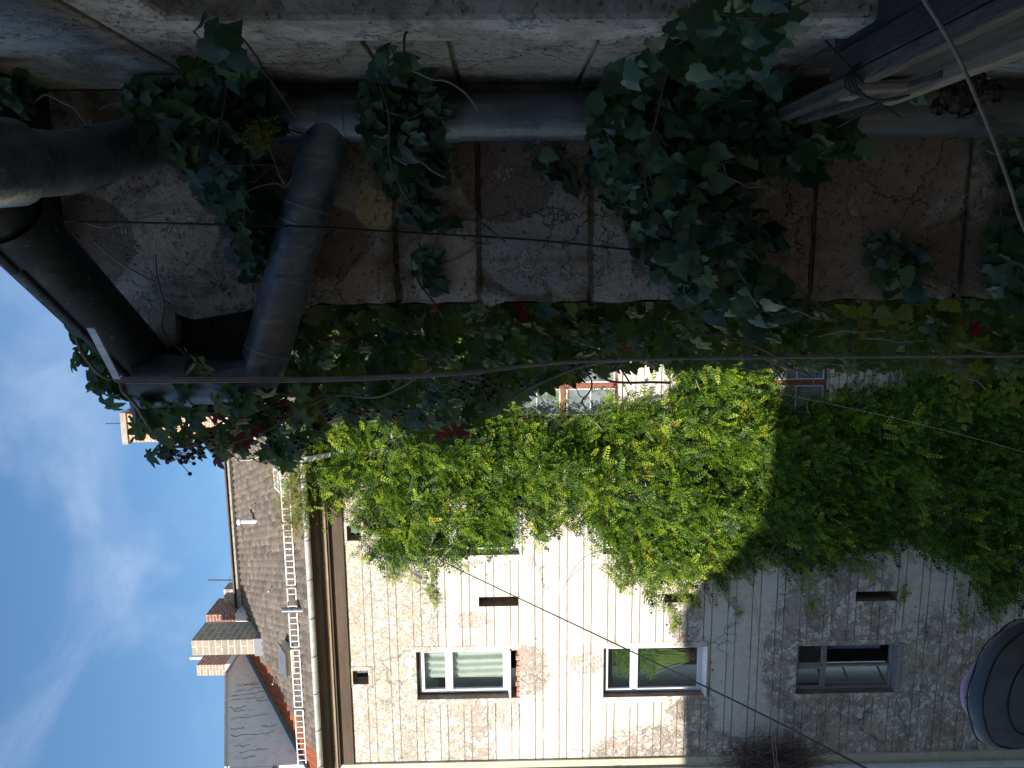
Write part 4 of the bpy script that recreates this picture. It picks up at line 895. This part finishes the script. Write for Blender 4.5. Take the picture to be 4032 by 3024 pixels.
# ------------------------------------------------------------------ ivy on the near corner
IV, IF = ivy_leaf()
def ivy(name, label, poly, n, Y, dep, size, strands=(), seed=1, skip=None, bias=.32):
    rg = np.random.default_rng(seed); xs_ = [p[0] for p in poly]; ys_ = [p[1] for p in poly]
    px = rg.uniform(min(xs_), max(xs_), n*4); py = rg.uniform(min(ys_), max(ys_), n*4); ok = inpoly(px, py, poly)
    if skip is not None: ok &= ~skip(px, py)
    n = int(n*1.75); px, py = px[ok][:n], py[ok][:n]; ds = polydist(px, py, poly); m_ = len(px)
    yy = Y-.01-dep*np.minimum(1, ds/110)*rg.uniform(.25, 1, m_)
    onp = (py > 325) & (py < 610) & (px > 420); yy[onp] = np.minimum(yy[onp], Y1-.132-.045*rg.random(onp.sum()))
    if name == 'ivy_plant' and seed == 11: sw_ = (px < 780) & (py > 400) & (py < 700); yy[sw_] = np.minimum(yy[sw_], 1.50-.05*rg.random(sw_.sum()))
    P = oy_np(px, py, yy)
    # leaves on the side wall follow the corner
    side = P[:, 0] > XI-.02
    dd = rays_np(px, py); ps = np.array(CAM)[None]+dd*(((XI-.015-dep*.5*rg.random(m_)))/dd[:, 0])[:, None]; P[side] = ps[side]
    T_ = np.stack([rg.normal(size=m_)*.6-.1, -.25+rg.normal(size=m_)*.35, -.8+rg.normal(size=m_)*.4], 1); N_ = np.stack([rg.normal(size=m_)*.6-.2, -.9+rg.normal(size=m_)*.35, .45+rg.normal(size=m_)*.55], 1)
    S_ = size*(.42+.80*rg.random(m_)**1.3)*np.clip(np.linalg.norm(P-np.array(CAM)[None], axis=1)/1.8, .5, 1.2); I_ = np.clip(rg.normal(bias, .2, m_), 0, .93); I_[(rg.random(m_) < .007) & (S_ > size*.75)] = 1
    o = empty(name, P.mean(0), label, 'ivy', 'ivy growing on the near corner')
    V, F, T = scatter(IV, IF, P, T_, N_, S_, I_); npmesh('foliage', V, F, MAT['ivy'], o, T)
    for k in range(min(26, 2+m_//22)):
        p = Vector(P[rg.integers(m_)]); pts = [p+Vector((0, .012, 0))]; dv = Vector((rg.normal()*.4, 0, -1)).normalized()
        for q in range(5): dv = (dv+Vector((rg.normal()*.45, 0, rg.normal()*.25))).normalized(); p = p+dv*rg.uniform(.018, .034); p.y = min(Y-.006, p.y+rg.normal()*.008); pts.append(p.copy())
        if all(q.x < XI-.004 for q in pts): MB().tube(smooth(pts, 4), rg.uniform(.0012, .0026), 5).build('stem', MAT['darkstem' if k % 2 else 'stem'], o)
    for q in strands: MB().tube(smooth([oy(*r_) for r_ in q], 6), .0022, 5).build('stem', MAT['darkstem'], o)
    return o
ivy('ivy_plant', 'bunched ivy spilling over the upper zinc pipe below the eave', [(770,90),(870,130),(960,250),(1080,330),(1110,480),(1010,590),(1040,760),(1050,900),(1070,1080),(960,1120),(890,960),(830,830),(700,690),(560,500),(480,360),(620,300),(760,240)], 210, Y1, .15, .050,
    [[(390,430,1.55),(480,400,1.5),(620,420,1.5),(800,450,1.55)], [(830,690,1.56),(900,650,1.55),(1080,650,1.6)], [(900,160,1.5),(890,350,1.52),(850,600,1.55)]], 11)
ivy('ivy_plant', 'narrow ivy strand trailing down across the middle of the zinc downpipe', [(1415,300),(1530,190),(1640,240),(1680,340),(1780,440),(1690,545),(1600,560),(1640,640),(1740,620),(1760,690),(1660,720),(1760,850),(1800,890),(1690,910),(1560,850),(1470,680),(1400,470)], 125, Y1, .15, .046,
    [[(1480,290,1.55),(1530,450,1.55),(1540,650,1.6),(1650,860,1.7)], [(1650,950,1.73),(1660,1050,1.73),(1670,1130,1.72)]], 12)
BIG = [(2640,110),(2760,-60),(3080,-60),(3110,120),(3010,180),(2990,280),(3090,300),(2990,400),(3080,470),(3400,520),(3390,590),(3240,640),(3220,710),(3090,690),(2960,650),(2880,740),(2960,830),(3060,920),(2990,1010),(3090,1130),(3110,1270),(2950,1290),(2800,1240),(2620,1150),(2500,1000),(2430,830),(2320,700),(2300,500),(2330,350),(2480,260)]
ivy('ivy_plant', 'largest ivy mass filling the near corner beside the timber box', BIG, 560, Y1, .22, .050,
    [[(2700,60,1.5),(2600,400,1.5),(2560,800,1.6),(2900,1150,1.7)], [(3250,160,1.3),(3330,250,1.25),(3400,330,1.2)]], 13)
ivy('ivy_plant', 'small ivy sprig of few leaves beside the grey patched plaster', [(2060,580),(2130,560),(2170,610),(2260,680),(2250,720),(2180,700),(2090,690)], 11, Y1, .03, .044, [[(2080,560,1.73),(2140,640,1.73),(2240,700,1.73)]], 14)
ivy('ivy_plant', 'sparse ivy sprig low on the corner wall right of the big mass', [(3400,930),(3500,900),(3640,1010),(3620,1090),(3560,1180),(3440,1130),(3400,1010)], 26, Y1, .05, .044, [[(3420,900,1.73),(3520,1040,1.72),(3560,1170,1.72)]], 15)
ivy('ivy_plant', 'ivy sprigs at the lowest end of the corner wall', [(3850,560),(4050,540),(4100,1180),(3900,1170),(3850,1010),(3900,850),(3980,760)], 60, Y1, .05, .044, [[(3900,600,1.72),(3950,900,1.72),(3960,1150,1.72)]], 16)
ivy('ivy_plant', 'few ivy leaves on the plaster between the middle strand and wall edge', [(1610,1000),(1660,980),(1730,1040),(1740,1130),(1680,1150),(1640,1110)], 9, Y1, .04, .048, [], 17)
ivy('ivy_plant', 'ivy leaves peeping from under the swan neck pipe at the top edge', [(-40,330),(60,320),(110,400),(60,440),(-40,430)], 8, 1.5, .04, .05, [], 18, None, .6)
ivy('ivy_plant', 'single green and yellowing ivy shoots growing out behind the timber box', [(3440,300),(3560,270),(3740,350),(3720,390),(3560,380),(3500,420),(3460,370)], 14, 1.45, .05, .040, [[(3250,530,1.6),(3420,430,1.5),(3560,350,1.45)]], 19, None, .8)

ivy0 = bpy.data.objects['ivy_plant']; n_ = 150; r8 = np.random.default_rng(8)
fp = oy_np(r8.normal(1015, 34, n_), r8.normal(535, 26, n_), np.full(n_, 1.53)+r8.normal(size=n_)*.008)
fv, ff = pinnate(2, .5, .3); V, F, T = scatter(fv, ff, fp, r8.normal(size=(n_,3)), r8.normal(size=(n_,3))*.6+[0,-1,.4], r8.uniform(.008, .013, n_), r8.uniform(.1, .45, n_)); npmesh('flower_umbel', V, F, MAT['autumn'], ivy0, T)
# ------------------------------------------------------------------ Virginia creeper hanging from the gutter and side of the near house
CV, CF = palmate()
vc = empty('virginia_creeper', oy(1500, 1420, 2.2), 'curtain of reddening Virginia creeper with dark berries hanging behind the near corner', 'climbing plant')
LOW = [(380,1640),(560,1780),(700,1830),(840,1770),(1000,1800),(1120,1850),(1250,1690),(1400,1640),(1550,1650),(1650,1700),(1780,1720),(1880,1650),(2000,1570),(2100,1530),(2300,1470),(2500,1440),(2800,1430),(3200,1440),(3700,1460),(4200,1470)]
lx = np.array([q[0] for q in LOW]); ly = np.array([q[1] for q in LOW])
def creeper_pts(n, x0, x1, y0, d0, d1, dens, rg):
    px = rg.uniform(x0, x1, n); lo = np.interp(px, lx, ly); py = y0+(lo-y0)*rg.random(n)**dens; Y = rg.uniform(d0, d1, n); return px, py, Y
rg = np.random.default_rng(5); P = []; S_ = []; I_ = []
def putl(px, py, Y, smin, smax, im, isd, red):
    p = oy_np(px, py, Y); P.append(p); S_.append(rg.uniform(smin, smax, len(px))); t = np.clip(rg.normal(im, isd, len(px)), 0, .82); r_ = rg.random(len(px)) < red; t[r_] = rg.uniform(.88, 1, r_.sum()); I_.append(t)
px, py, Y = creeper_pts(760, 900, 2300, 1190, 1.85, 2.5, 1.05, rg); putl(px, py, Y, .045, .078, .40, .22, .035)
px, py, Y = creeper_pts(1300, 1050, 2300, 1180, 2.5, 4.2, 1.0, rg); putl(px, py, Y, .05, .085, .32, .2, .02)
px, py, Y = creeper_pts(2000, 2150, 4200, 1150, 1.9, 2.9, 1.15, rg); putl(px, py, Y, .04, .065, .42, .18, .02)
px, py, Y = creeper_pts(1500, 2150, 4200, 1130, 2.9, 5.0, 1.0, rg); putl(px, py, Y, .05, .08, .35, .18, .01)
# around the gutter end: denser upper clumps against the sky
for (cx_, cy_, sx_, sy_, n_, d0, d1, red) in ((330,1390,26,42,9,1.55,1.66,.0),(385,1500,34,40,13,1.58,1.7,0.),(430,1560,26,26,5,1.58,1.7,.0),(280,1310,12,16,2,1.6,1.65,.0),(650,1590,60,45,34,1.58,1.85,.06),(820,1560,90,50,46,1.58,1.9,.08),(960,1560,80,40,30,1.55,1.8,.1),(560,1650,40,40,14,1.6,1.8,.05),(660,1700,60,34,11,1.68,1.9,.15),(780,1740,60,24,9,1.68,1.9,.15),(900,1670,90,60,46,1.68,2.1,.3),(1020,1610,80,70,40,1.72,2.2,.15),(610,1770,40,24,6,1.68,1.8,.0),(1080,1790,50,30,9,1.7,2.,.2),(770,1440,20,20,2,1.5,1.55,.0),(1790,1700,45,18,9,1.85,2.1,.85),(930,1750,40,20,6,1.7,2.,.5),(1160,1560,60,90,30,1.7,2.1,.1)):
    px = rg.normal(cx_, sx_, n_); py = rg.normal(cy_, sy_, n_); Y = rg.uniform(d0, d1, n_); putl(px, py, Y, .038, .066, .45, .2, red)
P = np.concatenate(P); S_ = np.concatenate(S_); I_ = np.concatenate(I_); m_ = len(P)
T_ = np.stack([rg.normal(size=m_)*.6-.25, rg.normal(size=m_)*.5-.2, -.75+rg.normal(size=m_)*.35], 1); N_ = np.stack([rg.normal(size=m_)*.5-.4, -.8+rg.normal(size=m_)*.4, .55+rg.normal(size=m_)*.4], 1)
V, F, T = scatter(CV, CF, P, T_, N_, S_, I_); npmesh('foliage', V, F, MAT['creeper'], vc, T)
st = MB()
for k in range(70):
    x = rg.uniform(1000, 3900); lo = np.interp(x, lx, ly); y = rg.uniform(1250, lo-10); Y = rg.uniform(1.9, 2.6); pts = []; a_ = rg.normal()*.5
    for q in range(6): pts.append(oy(x, y, Y)); a_ += rg.normal()*.35; x += 55*math.cos(a_); y += 55*math.sin(a_)*.6; Y += rg.normal()*.02
    st.tube(smooth(pts, 5), rg.uniform(.0015, .0035), 5)
for s in ([(470,1490,1.6),(490,1550,1.6),(560,1560,1.62),(700,1500,1.6),(770,1430,1.58)], [(490,1550,1.6),(530,1590,1.6),(560,1640,1.62),(600,1700,1.65)], [(1200,1520,1.75),(1000,1620,1.72),(800,1740,1.7),(680,1760,1.68)], [(1700,1450,1.8),(1500,1560,1.8),(1300,1560,1.8),(1080,1680,1.75),(900,1750,1.72)], [(2350,1470,1.9),(2400,1500,1.9),(2480,1507,1.9),(2560,1505,1.92),(2640,1507,1.92)], [(300,1330,1.52),(330,1400,1.52),(400,1480,1.55),(470,1490,1.6)], [(1950,1640,1.9),(2030,1560,1.9),(2150,1500,1.88),(2350,1430,1.86),(2700,1410,1.85)]):
    st.tube(smooth([oy(*q) for q in s], 6), .0034, 6)
# paler sprigs: a hanging yellow-green shoot and wall-edge leaves with backlight put into their tint
HP, HT, HN, HS, HI = [], [], [], [], []
for s_ in ([(3735,1400,2.7),(3765,1480,2.7),(3790,1570,2.7),(3800,1650,2.7)], [(3800,1400,2.8),(3825,1440,2.8),(3830,1490,2.8)], [(3900,1420,2.9),(3960,1500,2.9),(4000,1590,2.9)]):
    for p in smooth([oy(*q) for q in s_], 6):
        for q in range(2): HP.append(np.array(p)+rg.normal(size=3)*.014); HT.append(np.array([-.8,-.2,-.3])+rg.normal(size=3)*.6); HN.append(np.array([0,-1,.3])+rg.normal(size=3)*.3); HS.append(rg.uniform(.022,.034)); HI.append(rg.uniform(.74,.82))
for (px_, py_) in ((3310,1200),(3340,1215),(3390,1205),(3450,1225),(3470,1250),(3540,1215),(3700,1190),(3740,1195),(2240,1195),(2260,1190)):
    HP.append(np.array(oy(px_, py_, 1.84))); HT.append(np.array([-.5,-.2,-.7])+rg.normal(size=3)*.3); HN.append(np.array([-.2,-1,.3])+rg.normal(size=3)*.3); HS.append(rg.uniform(.035,.05)); HI.append(rg.uniform(.72,.8))
V, F, T = scatter(IV, IF, HP, HT, HN, HS, HI); npmesh('pale_foliage', V, F, MAT['creeper'], vc, T)
for s_ in ([(-40,905,1.40),(120,890,1.5),(210,880,1.6),(300,868,1.70),(410,896,1.72),(500,874,1.72),(640,838,1.72)], [(610,1000,1.72),(620,1100,1.73),(645,1200,1.72),(640,1290,1.72),(680,1350,1.70),(740,1405,1.66)], [(375,955,1.73),(450,1020,1.73),(530,1070,1.73),(610,1110,1.73)]):
    MB().tube(smooth([oy(*q) for q in s_], 6), .0022, 6).build('tendril', MAT['greycable'], vc)
# berries on thin red stalks
def berry(c, r):
    ph = (1+5**.5)/2; vs = [Vector(v).normalized() for v in ((-1,ph,0),(1,ph,0),(-1,-ph,0),(1,-ph,0),(0,-1,ph),(0,1,ph),(0,-1,-ph),(0,1,-ph),(ph,0,-1),(ph,0,1),(-ph,0,-1),(-ph,0,1))]
    fs = [(0,11,5),(0,5,1),(0,1,7),(0,7,10),(0,10,11),(1,5,9),(5,11,4),(11,10,2),(10,7,6),(7,1,8),(3,9,4),(3,4,2),(3,2,6),(3,6,8),(3,8,9),(4,9,5),(2,4,11),(6,2,10),(8,6,7),(9,8,1)]
    bm_.add([c+v*r for v in vs], fs, True)
for (cx_, cy_, n_, Y) in ((730,1800,16,1.68),(780,1765,10,1.7),(690,1815,8,1.68),(840,1745,9,1.7),(1000,1640,14,1.75),(920,1600,14,1.75),(860,1610,12,1.7),(1040,1720,10,1.75),(1100,1640,10,1.75),(1910,1500,12,1.9),(1950,1560,12,1.9),(1820,1540,10,1.9),(2000,1500,10,1.9),(1450,1590,12,1.9),(1300,1640,10,1.85),(2290,1440,9,1.9),(960,1530,10,1.7),(1180,1760,8,1.8),(1560,1640,8,1.9)):
    hub = oy(cx_-40, cy_-30, Y); bm_ = MB()
    for k in range(n_):
        p = oy(cx_+rg.normal()*26, cy_+rg.normal()*24, Y+rg.normal()*.02); berry(p, rg.uniform(.0042, .0056)); mid = hub.lerp(p, .6)+Vector((0,0,.006)); st.tube([hub, mid, p], .0009, 4, False)
    bm_.build('berry_cluster', MAT['berry'], vc)
st.build('stem', MAT['stem'], vc)

# ------------------------------------------------------------------ things seen in the windows
a, b, c, d = R['W1']; V = []; F = []; nx_, nz_ = 40, 6
x0, x1 = a+.28, b-.12
for j in range(nz_+1):
    for i in range(nx_+1):
        u = i/nx_; v = j/nz_; V.append((x0+(x1-x0)*u, YF+.34+.035*math.sin(u*26+v*1.5)+.02*math.sin(u*9), c+.3+(d-.15-c-.3)*v))
o = MB().add(V, [(j*(nx_+1)+i, j*(nx_+1)+i+1, (j+1)*(nx_+1)+i+1, (j+1)*(nx_+1)+i) for j in range(nz_) for i in range(nx_)], True).build('curtain', MAT['curtain'], recalc=False); tag(rebase(o, (x0, YF+.34, c+.3)), 'pale grey green curtain drawn behind the topmost left window', 'curtain')
a, b, c, d = R['W3']; V = []
for j in range(7):
    for i in range(21):
        u = i/20; V.append((b-.36+.3*u, YF+.5+.03*math.sin(u*14), c+.2+(d-c)*.65*j/6))
o = MB().add(V, [(j*21+i, j*21+i+1, (j+1)*21+i+1, (j+1)*21+i) for j in range(6) for i in range(20)], True).build('curtain', MAT['bluecurtain'], recalc=False); tag(rebase(o, (b-.3, YF+.5, c+.2)), 'bluish curtain in the lowest window with the open casement', 'curtain')
a, b, c, d = R['W2']; pot = Vector(((a+b)/2+.14, YF+.36, c+.12))
pp = empty('papyrus_plant', pot, 'bushy green papyrus standing inside the middle left window', 'house plant')
m = MB(); m.tube([pot, pot+Vector((0,0,.2))], [.09,.12], 14); m.build('pot', MAT['brick'], pp)
V = []; F = []; T = []
for k in range(150):
    az = rg.uniform(0, 6.28); le = rg.uniform(.18, .62)*rg.uniform(.5,1); q0 = pot+Vector((rg.normal()*.05, rg.normal()*.02, .15)); q1 = q0+Vector((math.cos(az)*le*.75, -abs(math.sin(az))*.06, rg.uniform(.75, 1.62))); q1.y = max(YF+.27, q1.y); q1.x = min(b-.09, max(a+.09, q1.x))
    stem = [q0, q0.lerp(q1, .5)+Vector((0,0,.08)), q1]; bsp = smooth(stem, 3); bx0 = len(V); t0 = rg.uniform(.2, 1)
    for i, p in enumerate(bsp): V += [p+Vector((-.006,0,0)), p+Vector((.006,0,0))]; T += [t0, t0]
    F += [(bx0+2*i, bx0+2*i+1, bx0+2*i+3, bx0+2*i+2) for i in range(len(bsp)-1)]
    for s in range(9):
        dv = Vector((rg.normal(), -abs(rg.normal())*.3, rg.normal()*.6-.1)).normalized()*rg.uniform(.08,.19); w_ = Vector((0,0,.007)); bb = len(V); V += [q1, q1+dv*.5+w_, q1+dv, q1+dv*.5-w_]; T += [rg.uniform(0,.5)]*4; F.append((bb, bb+1, bb+2, bb+3))
V = [(v[0], max(v[1], YF+.25), v[2]) for v in V]
npmesh('foliage', V, F, MAT['papyrus'], pp, T)

# ------------------------------------------------------------------ tangle of dry twigs on the left
tg = empty('dry_vine_tangle', oy(3000, 3010, YN-.3), 'brown tangle of dry twigs bulging from the left edge of the facade', 'dead vine')
m = MB(); cc = oy(3010, 3000, YN-.15); 
for k in range(1500):
    u = rg.normal()*.44; v = rg.normal()*.20; w_ = abs(rg.normal())*.18; p = cc+Vector((v+.10, -w_, u)); r_ = 1-min(1, abs(u)/1.0)
    dv = Vector((rg.normal()*.14, rg.normal()*.08, rg.normal()*.26-.12)); m.tube([p, p+dv*.5+Vector((rg.normal()*.03,0,rg.normal()*.03)), p+dv], .0045, 3, False)
m.build('twigs', MAT['twig'], tg, recalc=False)

# ------------------------------------------------------------------ dark umbrella low on the left
UC = oy(3985, 2692, 4.2); um = empty('umbrella', UC, 'open dark umbrella with lilac lining at the lower left of the yard', 'umbrella')
ax = Vector((.05, -.86, -.36)).normalized()          # top of the canopy points this way
e1 = ax.cross(Vector((0,0,1))).normalized(); e2 = e1.cross(ax).normalized(); Rr = .40; NS = 64; NR = 10; V = []; F = []
for j in range(NR+1):
    f = j/NR; r_ = Rr*math.sin(f*math.pi*.5)**1.0; hgt = .17*math.cos(f*math.pi*.5)
    for i in range(NS):
        a_ = 2*math.pi*i/NS; sc = 1-.035*f*f*(1-abs(math.cos(a_*4))); V.append(UC+(e1*math.cos(a_)+e2*math.sin(a_))*r_*sc+ax*(hgt+.012*f*f*abs(math.cos(a_*4))))
for j in range(NR):
    for i in range(NS): F.append((j*NS+i, j*NS+(i+1)%NS, (j+1)*NS+(i+1)%NS, (j+1)*NS+i))
o = MB().add(V, F, True).build('canopy', MAT['umbrella'], um, recalc=False); sm_ = o.modifiers.new('thick', 'SOLIDIFY'); sm_.thickness = .004
rim_ = lambda a_, k, d: UC+(e1*math.cos(a_)+e2*math.sin(a_))*Rr*(1-.035*(1-abs(math.cos(a_*4))))*k+ax*d
MB().tube([rim_(2*math.pi*i/NS, 1., .0) for i in range(NS+1)], .004, 5).build('hem', MAT['zincdark'], um)
pd_ = (oy(3815, 2680, UC.y)-UC); a0 = math.atan2(pd_.dot(e2), pd_.dot(e1)); V2 = []
for i in range(13):
    a_ = a0+rad(-26+52*i/12); w_ = .045*math.sin(math.pi*i/12); V2 += [rim_(a_, 1.0, -.004), rim_(a_, 1.0-w_*.3, -.006-w_)]
lin = MB().add(V2, [(2*i, 2*i+2, 2*i+3, 2*i+1) for i in range(12)], True).build('lining', MAT['pink'], um, recalc=False)
sm_ = lin.modifiers.new('thick', 'SOLIDIFY'); sm_.thickness = .003
m = MB().tube([UC-ax*.08, UC+ax*.19], .007, 8)
m.build('shaft', MAT['darkmetal'], um)
for f_ in (.42, .74):
    pts = []
    for i in range(NS+1):
        a_ = 2*math.pi*i/NS; sc = 1-.035*f_*f_*(1-abs(math.cos(a_*4))); pts.append(UC+(e1*math.cos(a_)+e2*math.sin(a_))*Rr*math.sin(f_*math.pi/2)*sc+ax*(.17*math.cos(f_*math.pi/2)+.004))
    MB().tube(pts, .005, 5).build('canopy_seam', MAT['zincdark'], um)
for k in range(8):
    a_ = 2*math.pi*k/8; dv = e1*math.cos(a_)+e2*math.sin(a_); MB().tube([UC+ax*.16, UC+dv*Rr*.6+ax*.09, UC+dv*Rr*.99-ax*.005, UC+dv*(Rr*1.012)-ax*.008], .004, 5).build('rib', MAT['darkmetal'], um)
